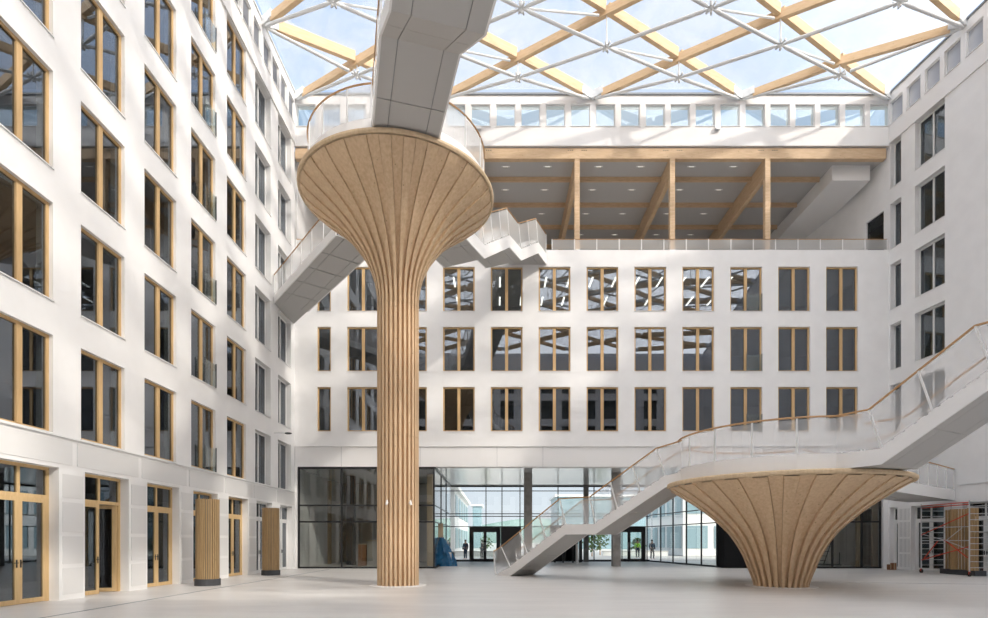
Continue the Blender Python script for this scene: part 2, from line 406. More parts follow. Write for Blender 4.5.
# gutters under the roof edge
g = MB(); g.box(XL, XR0, YB-.16, YB-.05, 27.42, 27.52); struct(g.build('trim_4', gutter), 'dark metal gutter line on top of the back wall', 'trim')
g = MB(); g.hexa([PR(0, -.16, 27.42), PR(44, -.16, 27.42), PR(44, -.05, 27.42), PR(0, -.05, 27.42), PR(0, -.16, 27.52), PR(44, -.16, 27.52), PR(44, -.05, 27.52), PR(0, -.05, 27.52)])
struct(g.build('trim_5', gutter), 'dark metal gutter line on top of the right wall', 'trim')
g = MB(); g.box(XL+.05, XL+.14, -12, YB, 27.44, 27.52); struct(g.build('trim_6', roof_steel), 'pale metal edge on top of the left wall', 'trim')

# perforated panels on the ground floor piers
def panel(P, u0, u1, z0, z1, parent, d=-.012):
    m_ = MB(); m_.hexa([P(u0, d, z0), P(u1, d, z0), P(u1, 0, z0), P(u0, 0, z0), P(u0, d, z1), P(u1, d, z1), P(u1, 0, z1), P(u0, 0, z1)])
    return m_.build('perforated_panel', perf, parent)
for k in range(4, len(LCOL)):
    a = GL[k][1]; b_ = GL[k+1][0] if k+1 < len(GL) else None
    if b_:
        for z0, z1 in ((.14, .86), (.97, 1.73), (1.84, 2.66), (2.78, 3.42)): panel(PL, a+.12, b_-.08, z0, z1, wl)
    c0 = (a+GL[k-1][1])/2 + .55
    panel(PL, c0-1.33+.0, c0+1.33, 3.68, 4.32, wl)
wr = bpy.data.objects['wall_right']
for z0, z1 in ((.14, .86), (.97, 1.73), (1.84, 2.66), (2.78, 3.42)):
    panel(PR, .68, 1.39, z0, z1, wr)

# ------------------------------------------------------------------ floor and outdoors
f = MB(); f.box(-20, 36, -14, 44.0, -.25, 0)
fl = struct(f.build('floor', floor_m), 'pale polished concrete floor of the atrium', 'floor')
d = MB(); d.box(-9.50, -9.44, -2, 31.5, 0, .006); struct(d.build('trim_7', gutter), 'thin dark drain slot in the floor along the left facade', 'trim')
d = MB(); d.bar((9.5, 22.3, .003), (22.5, 19.8, .003), .035, .005); struct(d.build('trim_8', gutter), 'thin dark floor joint in front of the right wall', 'trim')
o = MB().box(-400, 400, 44.0, 700, -.35, -.05).build('ground', plaza); struct(o, 'pale paved square outside the entrance', 'ground')

# ------------------------------------------------------------------ rooms behind the windows
for z, nm in ((7.55, 'one'), (11.05, 'two'), (14.55, 'three'), (18.06, 'four')):
    bx_ = MB(); bx_.box(-20, 30, YB+.45, 44.4, z, z+.35)
    if z > 18: bx_.box(XL, XR0, YB+.02, YB+.45, 18.06, 18.5)
    struct(bx_.build('floor_slab_back_'+nm, room_slab if z < 18 else white_panel), 'floor slab behind the back facade', 'floor')
struct(MB().box(-14, 27, 39.2, 39.4, 7.9, 18.06).build('wall_office_back', room_wall), 'grey inner wall of the rooms behind the back facade', 'wall')
for z in (3.75, 7.5, 11.0, 14.5, 18.0, 21.5, 25.0):
    struct(MB().box(-18.4, XL-.45, -12, YB+.4, z, z+.3).build('floor_slab_left', room_slab), 'floor slab behind the left facade', 'floor')
    struct(MB().hexa([PR(-13, .45, z), PR(44, .45, z), PR(44, 6, z), PR(-13, 6, z), PR(-13, .45, z+.3), PR(44, .45, z+.3), PR(44, 6, z+.3), PR(-13, 6, z+.3)]).build('floor_slab_right', room_slab), 'floor slab behind the right facade', 'floor')
struct(MB().box(-18.6, -18.4, -12, YB+.4, 0, 25.3).build('wall_office_left', room_wall), 'inner wall of the rooms behind the left facade', 'wall')
struct(MB().hexa([PR(-13, 6, 0), PR(44, 6, 0), PR(44, 6.2, 0), PR(-13, 6.2, 0), PR(-13, 6, 25.3), PR(44, 6, 25.3), PR(44, 6.2, 25.3), PR(-13, 6.2, 25.3)]).build('wall_office_right', room_wall), 'inner wall of the rooms behind the right facade', 'wall')
struct(MB().box(-18.6, XL-.45, YB+.4, YB+.6, 0, 27.4).build('wall_office_corner', room_wall), 'end wall of the rooms behind the left facade', 'wall')
struct(MB().hexa([PR(-.5, .5, 0), PR(-.3, .5, 0), PR(-.3, 6.2, 0), PR(-.5, 6.2, 0), PR(-.5, .5, 25.3), PR(-.3, .5, 25.3), PR(-.3, 6.2, 25.3), PR(-.5, 6.2, 25.3)]).build('wall_office_end', room_wall), 'end wall of the rooms behind the right facade', 'wall')

# linear lamps in the top-row rooms
PL0 = None
n = 0
for j, (ya, yb2) in enumerate(((33.4, 34.7), (36.1, 37.4))):
    for i in range(13):
        x = -2.6 + 1.39*i
        lb = 'white linear lamp behind the top-row windows, %s from the left, %s rank' % (ORD[i], 'front' if j == 0 else 'rear')
        if PL0 is None:
            PL0 = thing('linear_lamp', lb, 'lamp', (x, ya, 17.38), group='linear lamps behind the top-row windows')
            MB().box(x-.05, x+.05, ya, yb2, 17.38, 17.41).build('diffuser', lamp_m, PL0)
            hs = MB(); hs.box(x-.06, x+.06, ya, yb2, 17.41, 17.46); hs.tube((x, ya+.2, 17.46), (x, ya+.2, 18.05), .006, 4); hs.tube((x, yb2-.2, 17.46), (x, yb2-.2, 18.05), .006, 4)
            hs.build('housing', white_metal, PL0)
        else: dup(PL0, (x, ya, 17.38), 0, lb)

# ------------------------------------------------------------------ roof terrace (loggia)
struct(MB().box(XL-1, 24, 44.2, 44.5, 18.4, 24.4).build('wall_terrace_back', grey_ceiling), 'grey wall at the back of the covered terrace', 'wall')
struct(MB().box(XL-1, 24.5, YB+.36, 44.5, 23.95, 24.45).build('ceiling', grey_ceiling), 'grey panelled ceiling over the covered terrace', 'ceiling')
struct(MB().box(XL-.45, XL, YB+.45, 44.5, 18.4, 24.4).build('wall_terrace_left', plaster), 'white side wall of the terrace on the left', 'wall')
s0 = 12.2
struct_holes = [(-1.67, -.37, 18.5, 21.0)]
wall('wall_terrace_right', PR, -s0, -.3, 18.4, 24.4, struct_holes, .3, plaster, 'white side wall of the terrace on the right')
t = thing('door_1', 'black-framed glazed door in the right wall of the roof terrace', 'door', PR(-1.67, 0, 18.5), kind='structure')
for a, c in (((-1.67, 18.5), (-1.61, 21.0)), ((-.43, 18.5), (-.37, 21.0)), ((-1.61, 20.94), (-.43, 21.0)), ((-1.61, 20.3), (-.43, 20.36)), ((-1.61, 18.5), (-.43, 18.58))):
    m_ = MB(); u0, z0 = a; u1, z1 = c
    m_.hexa([PR(u0, .1, z0), PR(u1, .1, z0), PR(u1, .16, z0), PR(u0, .16, z0), PR(u0, .1, z1), PR(u1, .1, z1), PR(u1, .16, z1), PR(u0, .16, z1)]); m_.build('frame', black_metal, t)
m_ = MB(); m_.hexa([PR(-1.61, .12, 18.58), PR(-.43, .12, 18.58), PR(-.43, .13, 18.58), PR(-1.61, .13, 18.58), PR(-1.61, .12, 20.94), PR(-.43, .12, 20.94), PR(-.43, .13, 20.94), PR(-1.61, .13, 20.94)]); m_.build('pane', win_glass, t)
o = struct(MB().box(19.95, 22.2, 33.2, 44.2, 23.05, 23.95).build('ceiling_duct', white_panel), 'long white boxed-in duct under the terrace ceiling on the right', 'ceiling')
# header beam
t = thing('glulam_beam', 'long glulam edge beam across the front of the roof terrace', 'beam', (XL, YB+.1, 23.8))
MB().box(XL+.02, XR0-.15, YB+.02, YB+.32, 23.82, 24.42).build('timber', glulam, t)
COLX = [(577.3 - CX)/F*YB + 5.54*k for k in range(-4, 3)]
for i, cx in enumerate(COLX):
    if cx < XL + .3: continue
    lb = 'slim glulam post of the roof terrace, %s from the right' % ORD[6-i]
    p = thing('glulam_post', lb, 'post', (cx, YB+.17, 18.5), group='timber posts of the roof terrace')
    MB().box(cx-.15, cx+.15, YB+.03, YB+.31, 18.5, 23.82).build('timber', glulam, p)
    m_ = MB(); m_.box(cx-.17, cx+.17, YB+.01, YB+.33, 18.5, 18.56); m_.build('steel_shoe', white_metal, p)
    bt = MB()
    for q in range(3): bt.box(cx-.55+.12*q, cx-.49+.12*q, YB+.01, YB+.02, 24.28, 24.32); bt.box(cx+.25+.12*q, cx+.31+.12*q, YB+.01, YB+.02, 24.28, 24.32)
    bt.build('bolt_row', black_metal, t)
    o = MB().box(cx-.13, cx+.13, YB+.36, 44.1, 22.9, 23.95).build('ceiling_beam', glulam)
    tag(o, 'deep glulam beam running back under the terrace ceiling, %s from the right' % ORD[6-i], 'beam', 'deep beams under the terrace ceiling')
for i, yy in enumerate((34.3, 36.9, 39.5, 42.1)):
    xs = [XL] + [c for c in COLX if c > XL+.3] + [19.95]
    t2 = thing('cross_beam', 'thin timber cross beam under the terrace ceiling, %s from the front edge' % ORD[i], 'beam', (0, yy, 23.8), group='thin cross beams under the terrace ceiling')
    for a, c in zip(xs, xs[1:]):
        if c - a > .4: MB().box(a+.14, c-.14, yy-.06, yy+.06, 23.68, 23.95).build('timber', glulam, t2)
n = 0
for j, yy in enumerate((33.3, 35.5, 38.1, 40.7)):
    for i, cx in enumerate(COLX[2:6]):
        for s_ in (1.4, 3.9):
            x = cx + s_
            if x > 18.8 : continue
            q = thing('ceiling_light', 'small strip light in the terrace ceiling, %s rank back, %s from the left' % (ORD[j], ORD[i*2 + (s_ > 2)]), 'lamp', (x, yy, 23.9), group='small lights in the terrace ceiling')
            MB().box(x-.14, x+.14, yy-.02, yy+.02, 23.93, 23.949).build('diffuser', spot_m, q)
            MB().box(x-.25, x+.25, yy-.05, yy+.05, 23.94, 23.9499).build('housing', white_metal, q)

# ------------------------------------------------------------------ railings
def lerp(a, b, t): return Vector(a)*(1-t) + Vector(b)*t
def railing(pts, parent, h=1.08, posts_every=1.5, lean=None, wood_rail=True, mesh=True, rr=.028, mm=None):
    """pts: polyline along the base of the railing; lean: offset vector per point to its top"""
    pts = [Vector(p) for p in pts]
    tops = [p + (Vector(lean[i]) if lean else Vector((0, 0, h))) for i, p in enumerate(pts)]
    hr = MB().path(tops, rr, 6)
    hr.build('handrail', rail_wood if wood_rail else white_metal, parent)
    for i, (a, b) in enumerate(zip(pts, pts[1:])):
        L = (b-a).length; n = max(1, round(L/posts_every)); ta, tb = tops[i], tops[i+1]
        ns = (0 if i == 0 else 1)
        for k in range(n+1):
            if k == 0 and i > 0: continue
            p = lerp(a, b, k/n); q = lerp(ta, tb, k/n)
            MB().bar(p, q, .035, .05, up=(b-a)).build('post', white_metal, parent)
        for k in range(n):
            p0, p1 = lerp(a, b, k/n), lerp(a, b, (k+1)/n); q0, q1 = lerp(ta, tb, k/n), lerp(ta, tb, (k+1)/n)
            if mesh: MB().add([lerp(p0, q0, .03), lerp(p1, q1, .03), lerp(p1, q1, .95), lerp(p0, q0, .95)], [(0, 1, 2, 3)]).build('mesh_panel', mm or mesh_m, parent)
t = thing('terrace_railing', 'low white mesh railing along the edge of the roof terrace', 'railing', (XL, YB-.05, 18.5))
railing([(3.2, YB+.0, 18.5), (XR0-.1, YB+.0, 18.5)], t, h=.62, posts_every=1.28, rr=.02, mm=sunlit_mesh)
t = thing('terrace_railing', 'low white mesh railing of the terrace left of the zigzag stair', 'railing', (XL, YB-.05, 18.5))
railing([(XL+.1, YB+.0, 18.5), (1.0, YB+.0, 18.5)], t, h=.62, posts_every=1.28, rr=.02, mm=sunlit_mesh)

# ------------------------------------------------------------------ walkways and stairs
def walkway(name, label, near, wvec, under=.42, rail_h=1.08, cut=(0, 0), steps=True, post=1.4, near_rail=(None, None), slab=True, rails=(True, True), mm=None):
    """near: list of (x,y,z of underside) along one edge; wvec: horizontal vector across to the other edge"""
    near = [Vector(p) for p in near]; w = Vector((wvec[0], wvec[1], 0)); far = [p + w for p in near]
    t = thing(name, label, 'stairs' if steps else 'walkway', near[0])
    L = len(near)
    body = MB(); sof = MB(); gap = MB()
    wn = w.normalized()
    for i in range(L-1):
        a, b = near[i], near[i+1]; c, d = far[i+1], far[i]
        up = Vector((0, 0, under-.02)); lo = Vector((0, 0, .03))
        e = wn*.05
        body.hexa([a+lo+e, b+lo+e, c+lo-e, d+lo-e, a+up+e, b+up+e, c+up-e, d+up-e])
        # soffit: three strips with open joints
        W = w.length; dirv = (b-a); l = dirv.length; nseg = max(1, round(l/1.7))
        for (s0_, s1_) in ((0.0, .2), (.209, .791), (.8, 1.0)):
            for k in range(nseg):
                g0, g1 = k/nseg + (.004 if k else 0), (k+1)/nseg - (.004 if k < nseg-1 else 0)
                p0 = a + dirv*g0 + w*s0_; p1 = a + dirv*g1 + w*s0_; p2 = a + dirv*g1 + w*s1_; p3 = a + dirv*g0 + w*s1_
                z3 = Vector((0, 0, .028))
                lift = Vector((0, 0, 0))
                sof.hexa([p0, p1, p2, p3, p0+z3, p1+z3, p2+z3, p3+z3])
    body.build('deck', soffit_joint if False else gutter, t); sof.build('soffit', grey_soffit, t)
    for nm, edge, sg in (('fascia', near, -1), ('fascia', far, 1)):
        fz = MB()
        for i in range(L-1):
            a, b = edge[i], edge[i+1]; o_ = wn*sg*.05; z = Vector((0, 0, under)); zz = Vector((0, 0, -.01))
            q = [a+zz, b+zz, b+o_+zz, a+o_+zz] if sg > 0 else [a+o_+zz, b+o_+zz, b+zz, a+zz]
            fz.hexa(q + [v + z for v in q])
        fz.build(nm, white_panel, t)
    for e, (edge, sg) in enumerate(((near, -1), (far, 1))):
        if not rails[e]: continue
        base = [p + Vector((0, 0, under)) + wn*sg*.02 for p in edge]
        lean = []
        for i in range(L):
            def nv(i0, i1):
                dd = (near[i1]-near[i0]).normalized(); hv = Vector((dd.x, dd.y, 0))
                if hv.length < 1e-6: return Vector((0, 0, 1))
                n_ = Vector((0, 0, 1)) - dd*dd.z; return n_.normalized()
            vs = ([nv(i-1, i)] if i > 0 else []) + ([nv(i, i+1)] if i < L-1 else [])
            v = sum(vs, Vector((0, 0, 0))).normalized(); k = rail_h / max(.6, v.dot(vs[0])); lean.append(v*k)
        railing(base, t, posts_every=post, lean=lean, mm=mm)
    if steps:
        for i in range(L-1):
            a, b = near[i], near[i+1]
            if abs(b.z-a.z) < .3: continue
            n_ = max(2, round(abs(b.z-a.z)/.17)); st = MB()
            for k in range(n_):
                p = lerp(a, b, k/n_); q = lerp(a, b, (k+1)/n_); zt = max(p.z, q.z) + under + .02
                p = Vector((p.x, p.y, zt-.14)) + wn*.06; q = Vector((q.x, q.y, zt-.14)) + wn*.06; ww = w - wn*.12; u = Vector((0, 0, .14))
                st.hexa([p, q, q+ww, p+ww, p+u, q+u, q+ww+u, p+ww+u])
            st.build('steps', white_panel, t)
    else: pass
    return t
def unit(x, y): l = math.hypot(x, y); return (x/l, y/l)

def tree_column(label, c, r_base, prof, zr, R, shaft_top=None):
    """fluted timber column that flares into a round canopy: prof = (r,z) from the floor to the rim"""
    t = thing('timber_tree_column', label, 'column', (c[0], c[1], 0))
    N = 28
    def ribbed(pr, dep, dep2=None, vg=True):
        ang = []
        for i in range(N):
            a0 = 2*PI*i/N
            for q, (fr, s_) in enumerate(((.008, 1), (.25, 1), (.488, 1), (.496, -.45), (.504, -.45), (.512, 0), (.75, 0), (.986, 0), (.992, -.45), (1.0, -.45))): ang.append((a0 + fr*2*PI/N, s_))
        if not vg: ang = [(a, max(0, s_)) for a, s_ in ang]
        mb = MB(); n = len(ang); vs = []; 
        for j, (r, z) in enumerate(pr):
            j0, j1 = max(0, j-1), min(len(pr)-1, j+1)
            dr, dz = pr[j1][0]-pr[j0][0], pr[j1][1]-pr[j0][1]; l = math.hypot(dr, dz); nr, nz = dz/l, -dr/l   # outward/down normal
            for a, s_ in ang:
                k = (dep if dep2 is None else dep + (dep2-dep)*j/(len(pr)-1))*(s_-1); rr = r + nr*k; z_ = z + nz*k
                if z_ < 0.001: z_ = 0.0
                vs.append((c[0]+rr*math.cos(a), c[1]+rr*math.sin(a), z_))
        fs = []; ms = []
        for j in range(len(pr)-1):
            for i in range(n):
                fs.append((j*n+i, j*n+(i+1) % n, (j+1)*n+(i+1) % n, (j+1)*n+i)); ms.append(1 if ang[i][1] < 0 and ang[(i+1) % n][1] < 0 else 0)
        mb.v = vs; mb.f = fs; mb.m = ms
        return mb
    def subdiv(pr):
        out = []
        for j in range(len(pr)-1):
            p0 = pr[max(0, j-1)]; p1 = pr[j]; p2 = pr[j+1]; p3 = pr[min(len(pr)-1, j+2)]
            m_ = 4
            for k in range(m_):
                s_ = k/m_
                out.append(tuple(.5*((2*p1[q]) + (-p0[q]+p2[q])*s_ + (2*p0[q]-5*p1[q]+4*p2[q]-p3[q])*s_*s_ + (-p0[q]+3*p1[q]-3*p2[q]+p3[q])*s_**3) for q in (0, 1)))
        out.append(pr[-1]); return out
    if shaft_top:
        for (a, b_) in ((0, shaft_top*.53), (shaft_top*.53+.012, shaft_top-.012)):
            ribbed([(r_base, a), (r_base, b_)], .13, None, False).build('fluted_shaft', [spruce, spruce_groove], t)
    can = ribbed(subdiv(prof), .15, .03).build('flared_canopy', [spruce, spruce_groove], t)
    MB().lathe([(R-.14, zr-.03), (R-.04, zr-.05), (R, zr+.0), (R, zr+.07), (R-.06, zr+.11), (R-.5, zr+.12), (0.3, zr+.12), (0.01, zr+.12)], c, 96).build('rim', rim_wood, can, smooth=False)
    # white screed ring on the floor
    MB().lathe([(r_base+.28, 0.0), (r_base+.28, .012), (r_base-.1, .014)], c, 40).build('base_ring', white_panel, t)
    return t
CL = (-3.58, 20.2); ZL = 13.95
tl = tree_column('tall fluted timber column flaring into a round canopy, standing left of centre', CL, .745,
    [(.745, 10.0), (.755, 10.35), (.83, 10.85), (.97, 11.28), (1.20, 11.75), (1.52, 12.2), (1.93, 12.68), (2.48, 13.15), (3.1, 13.62), (3.36, 13.88)], ZL, 3.46, 10.0)
for a in (-1.85, -.88):
    x, y = CL[0]+.76*math.cos(a), CL[1]+.76*math.sin(a); ux, uy = math.cos(a), math.sin(a)
    fx = MB(); fx.tube((x, y, 2.93), (x+ux*.12, y+uy*.12, 2.97), .018, 6); fx.tube((x+ux*.1, y+uy*.1, 3.02), (x+ux*.14, y+uy*.14, 2.86), .03, 8, .042)
    fx.build('small_spotlight', white_metal, tl)
CR = (10.07, 19.8); ZR = 3.57
tree_column('short squat timber column flaring from the floor into a wide round canopy on the right', CR, .89,
    [(.89, 0), (.93, .2), (1.06, .56), (1.32, 1.2), (1.71, 1.83), (2.16, 2.3), (2.71, 2.77), (3.42, 3.26), (3.80, 3.5)], ZR, 3.92)

def platform(label, c, z, r, gaps, mmat=mesh_m):
    """round deck with fascia ring and mesh balustrade; gaps: angle ranges left open"""
    t = thing('round_platform', label, 'platform', (c[0], c[1], z))
    MB().lathe([(0.01, z+.121), (r-.02, z+.121), (r-.02, z+.36), (0.01, z+.36)], c, 72).build('deck', white_panel, t)
    def isgap(a):
        a = a % (2*PI)
        return any((g0 <= a <= g1) or (g0 <= a+2*PI <= g1) or (g0 <= a-2*PI <= g1) for g0, g1 in gaps)
    NN = 72; seg = []; cur = []
    start = next(i for i in range(NN) if isgap(2*PI*i/NN))
    for i in range(start, start+NN+1):
        a = 2*PI*i/NN
        if not isgap(a): cur.append(a)
        else:
            if len(cur) > 1: seg.append(cur)
            cur = []
    if len(cur) > 1: seg.append(cur)
    for s_ in seg:
        fz = MB()
        for a, b_ in zip(s_, s_[1:]):
            def P_(ang, rr, zz): return (c[0]+rr*math.cos(ang), c[1]+rr*math.sin(ang), zz)
            fz.hexa([P_(a, r, z+.10), P_(b_, r, z+.10), P_(b_, r-.05, z+.10), P_(a, r-.05, z+.10), P_(a, r, z+.60), P_(b_, r, z+.60), P_(b_, r-.05, z+.60), P_(a, r-.05, z+.60)])
        fz.build('fascia', white_panel, t)
        tops = [Vector((c[0]+(r-.02)*math.cos(a), c[1]+(r-.02)*math.sin(a), z+1.68)) for a in s_]
        MB().path(tops, .03, 6).build('handrail', rail_wood, t)
        for k, a in enumerate(s_):
            if k % 4 == 0 or k == len(s_)-1:
                x, y = c[0]+(r-.03)*math.cos(a), c[1]+(r-.03)*math.sin(a)
                MB().bar((x, y, z+.55), (x, y, z+1.67), .035, .05, up=(-math.sin(a), math.cos(a), 0)).build('post', white_metal, t)
        for k in range(0, len(s_)-1, 4):
            g = MB()
            for a, b_ in zip(s_[k:k+5], s_[k+1:k+5]):
                g.add([(c[0]+(r-.03)*math.cos(a), c[1]+(r-.03)*math.sin(a), z+.6), (c[0]+(r-.03)*math.cos(b_), c[1]+(r-.03)*math.sin(b_), z+.6), (c[0]+(r-.03)*math.cos(b_), c[1]+(r-.03)*math.sin(b_), z+1.62), (c[0]+(r-.03)*math.cos(a), c[1]+(r-.03)*math.sin(a), z+1.62)], [(0, 1, 2, 3)])
            g.build('mesh_panel', mmat, t)
    return t
def gap(dx, dy, half, r): a = math.atan2(dy, dx); return (a-math.asin(half/r), a+math.asin(half/r))
RLp, RRp = 3.13, 3.52
platform('round platform with white balustrade on top of the tall timber column', CL, ZL, RLp, [gap(.27, -.965, 1.02, RLp), gap(-.617, .786, .95, RLp), gap(.40, .916, 1.0, RLp)], sunlit_mesh)
platform('round platform with white balustrade on the squat timber column at right', CR, ZR, RRp, [gap(-.77, .40, .95, RRp), gap(.48, -.878, .98, RRp), gap(.793, .61, 1.0, RRp)])

# upper bridge towards the viewer (left edge measured)
U = unit(.275, -.965); Wd = (-U[1]*1.95, U[0]*1.95)          # across, to the viewer's right
zU = 14.10
p1 = Vector((-2.85, 13.8, 0))
def along(p, s, u=U): return (p[0]+u[0]*s, p[1]+u[1]*s)
k0 = along(p1, -4.0); k1 = (p1.x, p1.y); k2 = along(p1, 2.55); k3 = along(p1, 10.5)
walkway('footbridge', 'large grey-bellied footbridge coming from the tall column platform towards the viewer', [(*k0, zU), (*k1, zU), (*k2, zU-1.72), (*k3, zU-1.72)], Wd, steps=True)
# bridge to the left facade
U2 = unit(5.4, -6.85)   # from facade to platform
A = Vector((XL+.03, 29.35)); n2 = (U2[1], -U2[0])       # across
# near (viewer side) edge from facade
W2 = (-U2[1]*1.72, U2[0]*1.72)
B0 = (XL+.05, 29.35); B1 = along(B0, 8.3, U2)
far0 = (B0[0]+W2[0], B0[1]+W2[1])
t = walkway('footbridge', 'white footbridge from the tall column platform to the left facade', [(*along(B0, -.0, U2), zU), (*B1, zU)], W2, steps=False, mm=sunlit_mesh)
# wedge that closes the bridge against the facade
wm = MB(); ex = 2.25
fp = along(far0, 0, U2); q = (XL+.05, fp[1] + (fp[0]-(XL+.05))/U2[0]*(-U2[1]))
wm.hexa([(B0[0], B0[1], zU), (fp[0], fp[1], zU), (q[0], q[1], zU), (q[0], q[1]-.01, zU), (B0[0], B0[1], zU+.42), (fp[0], fp[1], zU+.42), (q[0], q[1], zU+.42), (q[0], q[1]-.01, zU+.42)])
wm.build('end_wedge', grey_soffit, t)
# zigzag stair up to the roof terrace
U3 = unit(.41, .912)
E0 = (-.59, 24.7); S0 = along(E0, -2.6, U3)
S1 = E0; S2 = (.58, 27.55); S3 = (1.22, 28.85); S4 = (2.26, 31.1); S5 = (2.83, 32.38)
W3 = (-U3[1]*1.95, U3[0]*1.95)
t = walkway('zigzag_stair', 'white zigzag stair climbing from the tall column platform to the roof terrace', [(*S0, zU), (*S1, zU), (*S2, 16.1), (*S3, 16.1), (*S4, 17.65), (S5[0], S5[1]-.0, 17.65)], W3, under=.6, rail_h=1.15, mm=sunlit_mesh)
# lower stair
U4 = unit(6.16, -5.7)     # from foot towards platform
W4 = (-U4[1]*1.6, U4[0]*1.6)
t = walkway('staircase', 'white staircase rising from the hall floor to the round platform on the right', [(.62, 25.46, .0), (2.88, 23.37, 1.88), (3.96, 22.37, 1.88), (6.15, 20.34, 3.56), (6.75, 19.8, 3.70)], W4, post=1.15)
# foot block
m_ = MB(); a = Vector((-.07, 26.1, 0)); b_ = Vector((.62, 25.46, 0)); w = Vector((*W4, 0)); u_ = Vector((0, 0, .42))
m_.add([a, b_, b_+u_, a+w, b_+w, b_+w+u_], [(0, 1, 2), (5, 4, 3), (0, 2, 5, 3), (0, 3, 4, 1), (1, 4, 5, 2)]); m_.build('stair_foot', white_panel, t)
wn = w.normalized()
for sgn, bs in ((-1, Vector((0, 0, 0))), (1, w)):
    base = [a+bs+Vector((0, 0, .03)), b_+bs+u_]; ln = Vector((-.38*U4[0]*1.0, -.38*U4[1], .9)); 
    tops = [a+bs+Vector((-.12*U4[0], -.12*U4[1], 1.12)), b_+bs+u_+Vector((-.52*U4[0], -.52*U4[1], .94))]
    MB().tube(tops[0], tops[1], .028, 6).build('handrail', rail_wood, t)
    MB().bar(base[0], tops[0], .035, .05).build('post', white_metal, t)
    MB().add([base[0], base[1], tops[1], tops[0]], [(0, 1, 2, 3)]).build('mesh_panel', mesh_m, t)
# upper right stair
U5 = unit(.48, -.878); W5 = (-U5[1]*1.88, U5[0]*1.88)
G0 = (10.50, 15.3)
Gm = along(G0, -1.4, U5); G1 = along(G0, .05, U5); G2 = along(G0, 2.45, U5); G3 = along(G0, 3.7, U5); G4 = along(G0, 6.2, U5)
walkway('staircase', 'white staircase climbing from the right platform past the right edge of the photo', [(*Gm, 3.70), (*G1, 3.70), (*G2, 5.22), (*G3, 5.22), (*G4, 6.8)], W5, under=.44, rail_h=1.12)
# bridge from right platform to the right facade
U6 = unit(.793, .61); H0 = (17.3-.793*5.0, 23.8-.61*5.0); H1 = (23.22, 28.37)
W6 = (-U6[1]*1.9, U6[0]*1.9)
t = walkway('footbridge', 'short white footbridge from the right platform to the right facade', [(*H0, 3.67), (*H1, 3.67)], W6, under=.5, steps=False, rails=(True, True))

# ------------------------------------------------------------------ roof lattice
NX0, HP, DY = -11.85, 4.325, 2.25
def v_(y): return (y-10.2)/22.3
def u_x(x): return (x-5.5)/17.4
def base_(x, y): return max(0, 1-v_(y)**2)
def ztop(x, y): return 27.30 + 2.0*base_(x, y)*max(0, 1-.88*u_x(x)**2)
def zlow(x, y): return 27.08 - 1.9*base_(x, y)**.75*max(0.05, 1-.5*u_x(x)**2)
def xr(y): return XR0 + KR*(YB-y)
def nodept(i, j):       # lattice point; i = half steps along X, j = row
    y = 32.25 - DY*j; x = NX0 + HP*i
    if i == 8: x = xr(y) - .1
    if i == 0: x = XL + .12
    return x, y
JM = 19
def inb(i, j): return 0 <= i <= 8 and 0 <= j <= JM
# beams: each diagonal run as one thing
runs = []
for di in (1, -1):
    seen = set()
    for j in range(0, JM+1):
        for i in range(0, 9):
            if (i+j) % 2: continue
            pi, pj = i-di, j-1
            if inb(pi, pj): continue
            run = [(i, j)]
            while inb(run[-1][0]+di, run[-1][1]+1): run.append((run[-1][0]+di, run[-1][1]+1))
            if len(run) > 1: runs.append((di, run))
for di, run in runs:
    st = run[0]; x0, y0 = nodept(*st)
    where = 'starting at the back wall %s support from the left' % ORD[st[0]//2] if st[1] == 0 else ('starting at the %s wall, %s support from the back' % ('left' if st[0] == 0 else 'right', ORD[(st[1]+1)//2]))
    lb = 'timber roof beam running diagonally to the %s, %s' % ('front right' if di == 1 else 'front left', where)
    t = thing('roof_beam', lb, 'beam', (x0, y0, ztop(x0, y0)), group='diagonal timber beams of the glazed roof')
    bm_ = MB(); pts = [Vector((*nodept(i, j), ztop(*nodept(i, j)))) for i, j in run]
    dv = (pts[1]-pts[0]).normalized()*.62; pe = (pts[-2]-pts[-1]).normalized()*.62
    pp = [pts[0]+dv] + pts[1:-1] + [pts[-1]+pe]
    for k in range(len(pp)-1):
        a, b2 = pp[k], pp[k+1]
        if di == -1:      # this family passes through as short lengths between the first
            dd = (b2-a).normalized()*.11; 
            a = a + dd if k else a; b2 = b2 - dd if k < len(pp)-2 else b2
        dz_ = Vector((0, 0, -.14 if di == 1 else .06)); bm_.bar(a + dz_, b2 + dz_, .22, .42 if di == 1 else .54)
    bm_.build('timber', beam_wood, t)
    sh = MB(); sh.bar(pts[0], pts[0]+dv, .2, .44); sh.bar(pts[0]+dv*.75, pts[0]+dv*1.15, .27, .4); sh.build('steel_shoe', roof_steel, t)
    sh = MB(); sh.bar(pts[-1], pts[-1]+pe, .2, .44); sh.bar(pts[-1]+pe*.75, pts[-1]+pe*1.15, .27, .4); sh.build('steel_shoe', roof_steel, t)
    # bracket row under the film clamps
    if st[1] == 0 or y0 > 20:
        ck = MB()
        for k in range(len(pp)-1):
            a, b2 = pp[k], pp[k+1]; L_ = (b2-a).length
            for q in range(int(L_/.35)):
                p = a + (b2-a)*(q+.5)/int(L_/.35) + Vector((0, 0, .33 if di == -1 else .09)); ck.box(p.x-.05, p.x+.05, p.y-.03, p.y+.03, p.z-.03, p.z+.03)
        ck.build('clamp_row', gutter, t)
